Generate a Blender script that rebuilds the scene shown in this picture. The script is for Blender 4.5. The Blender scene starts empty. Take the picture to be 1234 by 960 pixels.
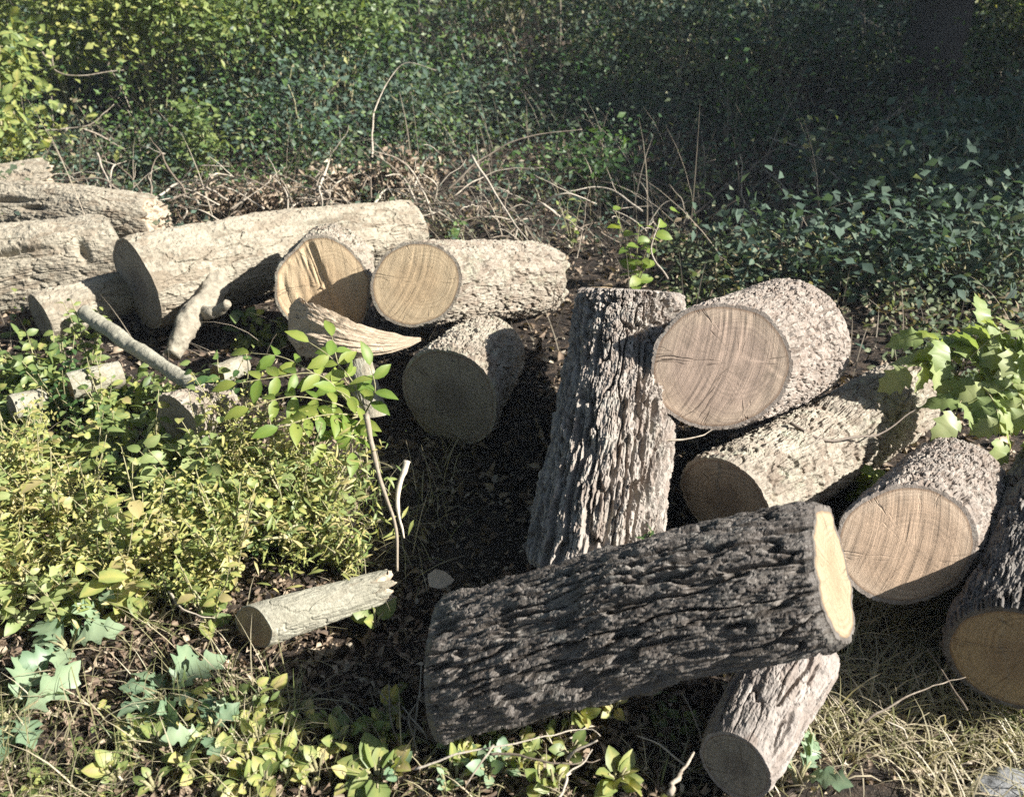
import bpy, math, random
import numpy as np
from mathutils import Vector

rng = np.random.default_rng(7)
random.seed(7)
scene = bpy.context.scene
COL = scene.collection
PI = math.pi

# ------------------------------------------------------------------ camera model
FPX, CX, CY = 1100.0, 617.0, 480.0
PITCH = math.radians(30.0)
CAM = np.array([0.0, 0.0, 1.75])
FW = np.array([0, math.cos(PITCH), -math.sin(PITCH)])
RT = np.array([1.0, 0, 0])
UP = np.array([0, math.sin(PITCH), math.cos(PITCH)])

def D(px, py, d):
    return CAM + d * (FW + (px - CX) / FPX * RT - (py - CY) / FPX * UP)

# ------------------------------------------------------------------ numpy noise
def _h(ix, iy, iz, seed):
    n = (ix.astype(np.int64) * 374761393 + iy.astype(np.int64) * 668265263 + iz.astype(np.int64) * 2147483647 + seed * 974711) & 0xFFFFFFFF
    n = ((n ^ (n >> 13)) * 1274126177) & 0xFFFFFFFF
    n = (n ^ (n >> 16)) & 0xFFFFFFFF
    n = (n * 2246822519) & 0xFFFFFFFF
    n = n ^ (n >> 15)
    return (n & 0xFFFFFF) / float(0xFFFFFF)

def vnoise(p, seed=0):
    p = np.asarray(p, float)
    i = np.floor(p).astype(np.int64); f = p - i
    f = f * f * f * (f * (f * 6 - 15) + 10)
    x, y, z = i[..., 0], i[..., 1], i[..., 2]
    fx, fy, fz = f[..., 0], f[..., 1], f[..., 2]
    r = 0
    for dx in (0, 1):
        wx = fx if dx else 1 - fx
        for dy in (0, 1):
            wy = fy if dy else 1 - fy
            for dz in (0, 1):
                wz = fz if dz else 1 - fz
                r = r + wx * wy * wz * _h(x + dx, y + dy, z + dz, seed)
    return r * 2 - 1

def fbm(p, octv=4, seed=0, gain=0.5):
    p = np.asarray(p, float); a = 1.0; s = 0; t = 0
    for o in range(octv):
        s = s + a * vnoise(p * (2 ** o) + 17.3 * o, seed + o * 31); t += a; a *= gain
    return s / t

def worley(u, v, per, seed):
    iu, iv = np.floor(u).astype(np.int64), np.floor(v).astype(np.int64)
    f1 = np.full(u.shape, 9.0); f2 = np.full(u.shape, 9.0); cid = np.zeros(u.shape)
    z = np.zeros_like(iu)
    for du in (-1, 0, 1):
        for dv in (-1, 0, 1):
            cu, cv = iu + du, iv + dv
            cm = np.mod(cu, per)
            ox = _h(cm, cv, z, seed); oy = _h(cm, cv, z + 1, seed); rr = _h(cm, cv, z + 2, seed)
            d = np.hypot(cu + .1 + .8 * ox - u, cv + .1 + .8 * oy - v)
            c = d < f1
            f2 = np.where(c, f1, np.minimum(f2, d))
            cid = np.where(c, rr, cid)
            f1 = np.where(c, d, f1)
    return f1, f2, cid

def sstep(a, b, x):
    t = np.clip((x - a) / (b - a), 0, 1)
    return t * t * (3 - 2 * t)

def unit(v):
    v = np.asarray(v, float)
    return v / (np.linalg.norm(v, axis=-1, keepdims=True) + 1e-12)

# ------------------------------------------------------------------ terrain
def hgt(x, y):
    x = np.asarray(x, float); y = np.asarray(y, float)
    p = np.stack([x, y, np.zeros_like(x)], -1)
    far = np.clip((y - 5.5) / 6, 0, 1)
    return (0.035 * fbm(p * 1.3, 3, 5) + 0.008 * fbm(p * 7, 3, 9) + 0.12 * far * fbm(p * .35, 2, 3)
            + 0.045 * np.clip(y - 5.5, 0, 30) - 0.02)

def G(px, py, dz=0.0):
    r = FW + (px - CX) / FPX * RT - (py - CY) / FPX * UP
    z = 0.0
    for _ in range(8):
        t = (z + dz - CAM[2]) / r[2]
        p = CAM + t * r
        z = float(hgt(p[0], p[1]))
    return np.array([p[0], p[1], z + dz])

# ------------------------------------------------------------------ mesh builder
class MB:
    def __init__(s):
        s.v = []; s.f = []; s.t = []; s.uv = []; s.n = 0
    def add(s, v, faces, tone=None, uv=None):
        v = np.asarray(v, float).reshape(-1, 3); n = len(v)
        s.v.append(v)
        for f in faces:
            f = np.asarray(f, np.int64)
            if f.ndim == 1: f = f[None]
            s.f.append(f + s.n)
        s.t.append(np.full(n, .5) if tone is None else np.broadcast_to(np.asarray(tone, float), (n,)))
        s.uv.append(np.zeros((n, 2)) if uv is None else np.asarray(uv, float))
        s.n += n
    def build(s, name, mat, parent=None, origin=None, smooth=True):
        me = bpy.data.meshes.new(name)
        v = np.concatenate(s.v)
        o = bpy.data.objects.new(name, me); COL.objects.link(o)
        if parent is not None:
            o.parent = parent; v = v - np.array(parent['_o'])
        elif origin is not None:
            v = v - np.array(origin); o.location = origin
        me.vertices.add(len(v)); me.vertices.foreach_set('co', v.astype(np.float32).ravel())
        loops = np.concatenate([f.ravel() for f in s.f])
        tot = np.concatenate([np.full(len(f), f.shape[1]) for f in s.f])
        st = np.concatenate([[0], np.cumsum(tot)[:-1]])
        me.loops.add(len(loops)); me.loops.foreach_set('vertex_index', loops.astype(np.int32))
        me.polygons.add(len(tot)); me.polygons.foreach_set('loop_start', st.astype(np.int32))
        me.polygons.foreach_set('use_smooth', np.full(len(tot), smooth, bool))
        a = me.attributes.new('tone', 'FLOAT', 'POINT'); a.data.foreach_set('value', np.concatenate(s.t).astype(np.float32))
        uvl = me.uv_layers.new(name='UVMap'); uvl.data.foreach_set('uv', np.concatenate(s.uv)[loops].astype(np.float32).ravel())
        me.update(calc_edges=True)
        if mat: me.materials.append(mat)
        return o

def thing(name, label, cat, loc, group=None):
    o = bpy.data.objects.new(name, None); COL.objects.link(o)
    o.empty_display_size = .1
    o.location = [float(c) for c in loc]; o['_o'] = [float(c) for c in loc]
    o['label'] = label; o['category'] = cat
    if group: o['group'] = group
    return o

def tag(o, label, cat, group=None):
    o['label'] = label; o['category'] = cat
    if group: o['group'] = group
    return o

def tube(mb, pts, rad, seg=7, tone=.5, cap=True, rough=0.0):
    pts = np.asarray(pts, float); n = len(pts)
    rad = np.broadcast_to(np.asarray(rad, float), (n,))
    tan = unit(np.gradient(pts, axis=0))
    ref = np.array([0, 0, 1.0]) if abs(tan[0, 2]) < .9 else np.array([1.0, 0, 0])
    e1 = unit(np.cross(tan, ref)); e2 = np.cross(tan, e1)
    a = np.linspace(0, 2 * PI, seg, endpoint=False)
    ring = pts[:, None] + rad[:, None, None] * (np.cos(a)[None, :, None] * e1[:, None] + np.sin(a)[None, :, None] * e2[:, None])
    if rough: ring = pts[:, None] + (ring - pts[:, None]) * (1 + rough * (fbm(ring * 45, 3, 5) + .8 * fbm(ring * np.array([14, 14, 14]), 2, 8)))[..., None]
    i = np.arange(n - 1)[:, None] * seg; j = np.arange(seg)[None]; k = (j + 1) % seg
    q = np.stack([i + j, i + k, i + seg + k, i + seg + j], -1).reshape(-1, 4)
    fs = [q]
    if cap:
        fs += [np.arange(seg)[::-1][None], (np.arange(seg) + (n - 1) * seg)[None]]
    mb.add(ring.reshape(-1, 3), fs, tone)

def smooth_path(pts, n, wob=0.0, seed=0):
    pts = np.asarray(pts, float)
    d = np.concatenate([[0], np.cumsum(np.linalg.norm(np.diff(pts, axis=0), axis=1))]); d /= d[-1]
    t = np.linspace(0, 1, n)
    # Catmull-Rom through the given points
    out = []
    P = np.vstack([2 * pts[0] - pts[1], pts, 2 * pts[-1] - pts[-2]])
    for x in t:
        k = min(np.searchsorted(d, x, side='right') - 1, len(pts) - 2); k = max(k, 0)
        f = (x - d[k]) / max(d[k + 1] - d[k], 1e-9)
        p0, p1, p2, p3 = P[k:k + 4]
        out.append(.5 * ((2 * p1) + (-p0 + p2) * f + (2 * p0 - 5 * p1 + 4 * p2 - p3) * f * f + (-p0 + 3 * p1 - 3 * p2 + p3) * f ** 3))
    out = np.array(out)
    if wob:
        L = np.linalg.norm(pts[-1] - pts[0])
        for ax in range(3):
            out[:, ax] += wob * vnoise(np.stack([t * 9 * max(L, .3), np.full(n, seed * 3.7), np.full(n, ax * 9.1)], -1), seed)
    return out

# ------------------------------------------------------------------ materials
class NT:
    def __init__(s, name):
        s.m = bpy.data.materials.new(name); s.m.use_nodes = True
        s.t = s.m.node_tree; s.t.nodes.clear()
    def n(s, typ, **kw):
        nd = s.t.nodes.new(typ)
        for k, v in kw.items():
            if k.startswith('i_'):
                key = k[2:]
                key = int(key) if key.isdigit() else key.replace('_', ' ')
                nd.inputs[key].default_value = v
            else: setattr(nd, k, v)
        return nd
    def l(s, a, b): s.t.links.new(a, b)
    def ramp(s, fac, stops, interp='LINEAR'):
        r = s.n('ShaderNodeValToRGB'); r.color_ramp.interpolation = interp
        els = r.color_ramp.elements
        while len(els) < len(stops): els.new(.5)
        for e, (p, c) in zip(els, stops):
            e.position = p; e.color = (c, c, c, 1) if np.isscalar(c) else (*c, 1)
        s.l(fac, r.inputs[0]); return r.outputs[0]
    def math(s, op, a, b=None, c=None, clamp=False):
        nd = s.n('ShaderNodeMath', operation=op, use_clamp=clamp)
        for i, x in enumerate((a, b, c)):
            if x is None: continue
            if isinstance(x, (int, float)): nd.inputs[i].default_value = x
            else: s.l(x, nd.inputs[i])
        return nd.outputs[0]
    def mix(s, fac, a, b, mode='MIX'):
        nd = s.n('ShaderNodeMix', data_type='RGBA', blend_type=mode)
        for i, x in ((0, fac), (6, a), (7, b)):
            if isinstance(x, (int, float)): nd.inputs[i].default_value = x
            elif isinstance(x, tuple): nd.inputs[i].default_value = (*x, 1)
            else: s.l(x, nd.inputs[i])
        return nd.outputs[2]
    def noise(s, vec, scale, detail=4, rough=.55, dist=0.0):
        nd = s.n('ShaderNodeTexNoise'); nd.inputs['Scale'].default_value = scale
        nd.inputs['Detail'].default_value = detail; nd.inputs['Roughness'].default_value = rough
        nd.inputs['Distortion'].default_value = dist
        s.l(vec, nd.inputs['Vector']); return nd.outputs[0]

def bark_mat(name, a, b, lichen, lich_amt=.45, bump=.35, rough=.85, scale=1.0, spec=.25):
    t = NT(name)
    co = t.n('ShaderNodeTexCoord').outputs['Object']
    big = t.noise(co, 6 * scale, 5); fine = t.noise(co, 60 * scale, 5, .65); spk = t.noise(co, 160 * scale, 3, .6)
    col = t.mix(t.ramp(big, [(.3, 0.), (.7, 1.)]), a, b)
    col = t.mix(t.ramp(fine, [(.35, 0.), (.75, .55)]), col, tuple(min(1, x * 1.6) for x in b))
    li = t.math('MULTIPLY', t.ramp(t.noise(co, 9 * scale, 6, .7), [(.5, 0.), (.62, 1.)]), t.ramp(fine, [(.4, 0.), (.6, 1.)]))
    col = t.mix(t.math('MULTIPLY', li, lich_amt), col, lichen)
    pl = t.n('ShaderNodeAttribute', attribute_name='tone').outputs['Fac']
    col = t.mix(t.ramp(pl, [(.1, .45), (.5, 0.)]), col, tuple(x * y for x, y in zip(a, (1.0, .84, .74))))
    col = t.mix(t.ramp(pl, [(.75, 0.), (1., .5)]), col, tuple(min(1, x * 1.35) for x in b))
    col = t.mix(t.ramp(spk, [(.62, 0.), (.75, .5)]), col, (.06, .045, .035))
    bs = t.n('ShaderNodeBsdfPrincipled'); bs.inputs['Roughness'].default_value = rough
    bs.inputs['Specular IOR Level'].default_value = spec
    t.l(col, bs.inputs['Base Color'])
    bp = t.n('ShaderNodeBump'); bp.inputs['Strength'].default_value = bump; bp.inputs['Distance'].default_value = .006
    t.l(t.math('ADD', fine, t.math('MULTIPLY', spk, .5)), bp.inputs['Height']); t.l(bp.outputs[0], bs.inputs['Normal'])
    o = t.n('ShaderNodeOutputMaterial'); t.l(bs.outputs[0], o.inputs[0])
    return t.m

def cut_mat(name, sap, heart, heart_r=.6, saw_ang=20, saw=.5, dirt=.35, crack=.8):
    t = NT(name)
    uv = t.n('ShaderNodeUVMap').outputs[0]
    rim = t.n('ShaderNodeAttribute', attribute_name='tone').outputs['Fac']
    nz = t.n('ShaderNodeTexNoise'); nz.inputs['Scale'].default_value = 9; nz.inputs['Detail'].default_value = 3
    t.l(uv, nz.inputs['Vector'])
    off = t.n('ShaderNodeVectorMath', operation='MULTIPLY_ADD'); t.l(nz.outputs['Color'], off.inputs[0])
    off.inputs[1].default_value = (.035, .035, 0); off.inputs[2].default_value = (-.017, -.017, 0)
    dv = t.n('ShaderNodeVectorMath', operation='ADD'); t.l(uv, dv.inputs[0]); t.l(off.outputs[0], dv.inputs[1])
    ln = t.n('ShaderNodeVectorMath', operation='LENGTH'); t.l(dv.outputs[0], ln.inputs[0]); r = ln.outputs['Value']
    ring = t.n('ShaderNodeTexNoise', noise_dimensions='1D'); ring.inputs['Scale'].default_value = 150; ring.inputs['Detail'].default_value = 4
    t.l(r, ring.inputs['W'])
    nrm = t.n('ShaderNodeVectorMath', operation='NORMALIZE'); t.l(dv.outputs[0], nrm.inputs[0])
    sc = t.n('ShaderNodeVectorMath', operation='SCALE'); t.l(nrm.outputs[0], sc.inputs[0]); sc.inputs['Scale'].default_value = 3.0
    cmb = t.n('ShaderNodeCombineXYZ'); t.l(t.math('MULTIPLY', r, 5.0), cmb.inputs[2])
    rv = t.n('ShaderNodeVectorMath', operation='ADD'); t.l(sc.outputs[0], rv.inputs[0]); t.l(cmb.outputs[0], rv.inputs[1])
    rad = t.noise(rv.outputs[0], 5, 5, .6)
    mp = t.n('ShaderNodeMapping'); mp.inputs['Rotation'].default_value = (0, 0, math.radians(saw_ang)); mp.inputs['Scale'].default_value = (190, 4, 1)
    arc = t.n('ShaderNodeSeparateXYZ'); t.l(uv, arc.inputs[0])
    ac = t.n('ShaderNodeCombineXYZ'); t.l(t.math('ADD', arc.outputs[0], t.math('MULTIPLY', t.math('MULTIPLY', arc.outputs[1], arc.outputs[1]), 1.1)), ac.inputs[0]); t.l(arc.outputs[1], ac.inputs[1])
    t.l(ac.outputs[0], mp.inputs[0]); sw = t.noise(mp.outputs[0], 1, 5, .7)
    fz = t.noise(uv, 420, 3, .7); blot = t.noise(uv, 16, 5, .65)
    hr = t.math('ADD', rim, t.math('MULTIPLY', t.math('SUBTRACT', blot, .5), .35))
    col = t.mix(t.ramp(hr, [(heart_r - .12, 1.), (heart_r + .12, 0.)]), sap, heart)
    col = t.mix(t.ramp(ring.outputs[0], [(.38, .55), (.62, 0.)]), col, tuple(x * .62 for x in heart))
    col = t.mix(t.math('MULTIPLY', t.ramp(sw, [(.38, 1.), (.58, 0.)]), saw), col, tuple(x * .6 for x in heart))
    col = t.mix(t.math('MULTIPLY', t.ramp(sw, [(.52, 0.), (.72, 1.)]), saw * .6), col, tuple(min(.85, x * 1.3) for x in sap))
    col = t.mix(t.ramp(fz, [(.38, .6), (.56, 0.)]), col, tuple(x * .6 for x in heart))
    s2 = t.n('ShaderNodeVectorMath', operation='SCALE'); t.l(nrm.outputs[0], s2.inputs[0]); s2.inputs['Scale'].default_value = 2.2
    c2 = t.n('ShaderNodeCombineXYZ'); t.l(t.math('MULTIPLY', r, 1.2), c2.inputs[2])
    v2 = t.n('ShaderNodeVectorMath', operation='ADD'); t.l(s2.outputs[0], v2.inputs[0]); t.l(c2.outputs[0], v2.inputs[1])
    chk = t.math('ABSOLUTE', t.math('SUBTRACT', t.noise(v2.outputs[0], 1.6, 3, .6), .5))
    lenm = t.ramp(t.noise(v2.outputs[0], 3.0, 2), [(.49, 0.), (.57, 1.)])
    ck = t.math('MULTIPLY', t.ramp(chk, [(.003, 1.), (.011, 0.)]), lenm)
    col = t.mix(t.math('MULTIPLY', ck, crack), col, (.045, .03, .022))
    col = t.mix(t.math('MULTIPLY', t.ramp(rad, [(.35, 1.), (.5, 0.)]), .35), col, tuple(x * .6 for x in heart))
    col = t.mix(t.math('MULTIPLY', t.ramp(blot, [(.55, 0.), (.75, 1.)]), dirt), col, (.10, .08, .06))
    col = t.mix(t.ramp(rim, [(.95, 0.), (.99, .6)]), col, (.12, .065, .035))
    bs = t.n('ShaderNodeBsdfPrincipled'); bs.inputs['Roughness'].default_value = .8; bs.inputs['Specular IOR Level'].default_value = .2
    t.l(col, bs.inputs['Base Color'])
    bp = t.n('ShaderNodeBump'); bp.inputs['Strength'].default_value = .5; bp.inputs['Distance'].default_value = .004
    t.l(t.math('ADD', t.math('ADD', sw, t.math('MULTIPLY', fz, .6)), t.math('MULTIPLY', t.math('SUBTRACT', 1.0, ck), 1.2)), bp.inputs['Height'])
    t.l(bp.outputs[0], bs.inputs['Normal'])
    o = t.n('ShaderNodeOutputMaterial'); t.l(bs.outputs[0], o.inputs[0])
    return t.m

def leaf_mat(name, stops, trans=.35, rough=.45, tcol=1.25):
    t = NT(name)
    tn = t.n('ShaderNodeAttribute', attribute_name='tone').outputs['Fac']
    co = t.n('ShaderNodeTexCoord').outputs['Object']
    n = t.math('ADD', tn, t.math('MULTIPLY', t.math('SUBTRACT', t.noise(co, 45, 3), .5), .3))
    col = t.ramp(n, stops)
    bs = t.n('ShaderNodeBsdfPrincipled'); bs.inputs['Roughness'].default_value = rough; bs.inputs['Specular IOR Level'].default_value = .35
    t.l(col, bs.inputs['Base Color'])
    tr = t.n('ShaderNodeBsdfTranslucent')
    t.l(t.mix(1.0, col, (tcol, tcol * 1.02, tcol * .55), 'MULTIPLY'), tr.inputs[0])
    mx = t.n('ShaderNodeMixShader'); mx.inputs[0].default_value = trans
    t.l(bs.outputs[0], mx.inputs[1]); t.l(tr.outputs[0], mx.inputs[2])
    o = t.n('ShaderNodeOutputMaterial'); t.l(mx.outputs[0], o.inputs[0])
    return t.m

def plain_mat(name, a, b, scale=20, rough=.8):
    t = NT(name)
    co = t.n('ShaderNodeTexCoord').outputs['Object']
    tn = t.n('ShaderNodeAttribute', attribute_name='tone').outputs['Fac']
    n = t.math('ADD', t.noise(co, scale, 5, .65), t.math('MULTIPLY', t.math('SUBTRACT', tn, .5), .8))
    col = t.ramp(n, [(.3, a), (.7, b)])
    bs = t.n('ShaderNodeBsdfPrincipled'); bs.inputs['Roughness'].default_value = rough; bs.inputs['Specular IOR Level'].default_value = .25
    t.l(col, bs.inputs['Base Color'])
    bp = t.n('ShaderNodeBump'); bp.inputs['Strength'].default_value = .4; bp.inputs['Distance'].default_value = .004
    t.l(t.noise(co, scale * 6, 4), bp.inputs['Height']); t.l(bp.outputs[0], bs.inputs['Normal'])
    o = t.n('ShaderNodeOutputMaterial'); t.l(bs.outputs[0], o.inputs[0])
    return t.m

M = {}
M['bark_ridged'] = bark_mat('bark_ridged', (.145, .122, .104), (.26, .23, .20), (.33, .33, .28), .45, bump=.8)
M['bark_dark'] = bark_mat('bark_dark', (.050, .043, .037), (.115, .100, .086), (.23, .225, .20), .5, rough=.6, spec=.4, bump=.7)
M['bark_cobbled'] = bark_mat('bark_cobbled', (.14, .115, .095), (.245, .21, .18), (.33, .33, .29), .4, bump=.6)
M['bark_mossy'] = bark_mat('bark_mossy', (.14, .115, .09), (.26, .23, .185), (.31, .33, .24), .6, bump=.7)
M['bark_plated'] = bark_mat('bark_plated', (.16, .138, .122), (.26, .23, .205), (.32, .31, .28), .4, bump=.7)
M['bark_smooth'] = bark_mat('bark_smooth', (.15, .13, .098), (.26, .23, .178), (.31, .295, .23), .6, scale=.8, bump=.7)
M['bark_pale'] = bark_mat('bark_pale', (.17, .16, .12), (.27, .255, .20), (.32, .31, .25), .5, scale=1.4, bump=.6)
M['cut_pale'] = cut_mat('cut_pale', (.54, .42, .27), (.49, .36, .22), .55, 35, .16, .18, .45)
M['torn_wood'] = cut_mat('torn_wood', (.50, .42, .32), (.46, .37, .27), .5, 90, .45, .3, 0)

M['cut_brown'] = cut_mat('cut_brown', (.50, .39, .29), (.42, .315, .245), .75, -40, .16, .7, .9)
M['cut_red'] = cut_mat('cut_red', (.54, .42, .31), (.51, .37, .26), .8, 3, .26, .15, .2)
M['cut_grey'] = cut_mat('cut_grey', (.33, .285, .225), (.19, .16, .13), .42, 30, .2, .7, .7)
M['cut_cream'] = cut_mat('cut_cream', (.34, .285, .19), (.29, .23, .145), .5, 10, .35, .25, .5)
M['cut_tan'] = cut_mat('cut_tan', (.40, .29, .16), (.29, .20, .115), .45, 5, .35, .2, .5)
M['twig'] = plain_mat('twig', (.15, .12, .09), (.40, .35, .28), 30)
M['twig_pale'] = plain_mat('twig_pale', (.24, .20, .15), (.42, .37, .29), 30)
M['twig_dark'] = plain_mat('twig_dark', (.07, .055, .045), (.16, .13, .105), 40)
M['stem'] = plain_mat('stem', (.16, .15, .07), (.33, .30, .18), 30)
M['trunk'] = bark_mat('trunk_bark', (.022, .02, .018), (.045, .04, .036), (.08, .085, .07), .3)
M['stone'] = bark_mat('stone', (.13, .135, .14), (.22, .22, .22), (.27, .27, .24), .5, bump=.5)
YG = [(.0, (.06, .10, .035)), (.35, (.14, .195, .065)), (.65, (.235, .275, .09)), (.88, (.38, .37, .12)), (1., (.43, .36, .17))]
GR = [(.0, (.025, .055, .022)), (.5, (.050, .100, .030)), (.85, (.095, .16, .045)), (1., (.16, .19, .06))]
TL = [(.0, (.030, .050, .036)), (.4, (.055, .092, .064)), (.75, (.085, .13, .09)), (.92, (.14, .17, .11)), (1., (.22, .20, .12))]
BG = [(.0, (.08, .14, .075)), (.5, (.145, .22, .13)), (1., (.26, .33, .20))]
M['leaf_yellow'] = leaf_mat('leaf_yellow', YG, .4)
M['leaf_green'] = leaf_mat('leaf_green', GR, .35)
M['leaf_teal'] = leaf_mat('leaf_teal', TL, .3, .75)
M['leaf_dull'] = leaf_mat('leaf_dull', [(0, (.045, .065, .035)), (.4, (.085, .115, .06)), (.75, (.14, .17, .085)), (.9, (.22, .22, .13)), (1, (.26, .20, .13))], .35, .7)
M['leaf_blue'] = leaf_mat('leaf_blue', BG, .3)
M['leaf_ash'] = leaf_mat('leaf_ash', [(0, (.09, .16, .03)), (.5, (.16, .24, .045)), (1, (.27, .31, .07))], .45)
M['leaf_pale'] = leaf_mat('leaf_pale', [(0, (.14, .20, .06)), (.5, (.22, .28, .10)), (1, (.33, .36, .16))], .4)
M['litter'] = leaf_mat('litter', [(0, (.05, .035, .025)), (.4, (.13, .09, .06)), (.75, (.25, .19, .13)), (1, (.42, .35, .26))], .15, .7, .9)
M['grass'] = leaf_mat('grass', [(0, (.05, .085, .025)), (.4, (.13, .155, .055)), (.62, (.24, .22, .11)), (1, (.44, .38, .27))], .3)

M['dry_stem'] = leaf_mat('dry_stem', [(0, (.05, .04, .03)), (.5, (.13, .11, .08)), (.85, (.24, .20, .15)), (1, (.36, .31, .24))], .05, .85, .9)
def ground_mat():
    t = NT('soil')
    co = t.n('ShaderNodeTexCoord').outputs['Object']
    a = t.noise(co, 1.7, 6, .6); b = t.noise(co, 24, 6, .7); c = t.noise(co, 90, 4, .7)
    col = t.mix(t.ramp(a, [(.35, 0.), (.65, 1.)]), (.014, .012, .011), (.034, .028, .024))
    col = t.mix(t.ramp(b, [(.45, 0.), (.7, .8)]), col, (.11, .082, .06))
    col = t.mix(t.ramp(c, [(.6, 0.), (.72, .7)]), col, (.20, .16, .12))
    bs = t.n('ShaderNodeBsdfPrincipled'); bs.inputs['Roughness'].default_value = .95; bs.inputs['Specular IOR Level'].default_value = .1
    t.l(col, bs.inputs['Base Color'])
    bp = t.n('ShaderNodeBump'); bp.inputs['Strength'].default_value = .8; bp.inputs['Distance'].default_value = .02
    t.l(t.math('ADD', b, t.math('MULTIPLY', c, .5)), bp.inputs['Height']); t.l(bp.outputs[0], bs.inputs['Normal'])
    o = t.n('ShaderNodeOutputMaterial'); t.l(bs.outputs[0], o.inputs[0])
    return t.m

# ------------------------------------------------------------------ ground sheet
def axis_grid(lo, hi, fine_lo, fine_hi, st):
    a = list(np.arange(fine_lo, fine_hi, st)); s = st; x = fine_hi
    while x < hi: a.append(x); s *= 1.25; x += s
    a.append(hi); b = []; s = st; x = fine_lo
    while x > lo: s *= 1.25; x -= s; b.append(max(x, lo))
    return np.array(sorted(set(b + a)))
gx = axis_grid(-160, 160, -4, 5, .05); gy = axis_grid(-160, 160, .6, 9, .05)
X, Y = np.meshgrid(gx, gy)
Z = hgt(X, Y)
nx, ny = len(gx), len(gy)
i = np.arange(ny - 1)[:, None] * nx + np.arange(nx - 1)[None]
mb = MB(); mb.add(np.stack([X, Y, Z], -1).reshape(-1, 3), [np.stack([i, i + 1, i + nx + 1, i + nx], -1).reshape(-1, 4)])
gobj = mb.build('ground', ground_mat()); gobj['kind'] = 'structure'

# ------------------------------------------------------------------ logs
BARK = dict(
    ridged=dict(model='f', cu=.0125, cv=.15, dep=.030, edge=.20, xc=.05, warp=.8, fine=.006, fl=.004, mat='bark_ridged'),
    dark=dict(model='f', cu=.0105, cv=.15, dep=.025, edge=.18, xc=.055, warp=.8, fine=.007, fl=.002, mat='bark_dark'),
    cobbled=dict(model='f', cu=.0105, cv=.042, dep=.015, edge=.17, xc=.03, warp=.9, fine=.0035, fl=.003, mat='bark_cobbled'),
    mossy=dict(model='f', cu=.020, cv=.08, dep=.012, edge=.13, xc=.04, warp=1.2, fine=.006, fl=.005, mat='bark_mossy'),
    plated=dict(model='f', cu=.024, cv=.22, dep=.013, edge=.07, xc=.06, warp=.7, fine=.0025, fl=.003, mat='bark_plated'),
    rough=dict(model='f', cu=.019, cv=.06, dep=.015, edge=.15, xc=.035, warp=1.2, fine=.006, fl=.005, mat='bark_mossy'),
    smooth=dict(model='f', cu=.034, cv=.17, dep=.009, edge=.07, xc=.09, warp=1.3, fine=.004, fl=.006, mat='bark_smooth'),
    pale=dict(model='f', cu=.03, cv=.10, dep=.003, edge=.05, xc=.06, warp=.8, fine=.0022, fl=.001, mat='bark_pale'),
)
LOGINFO = []

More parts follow.
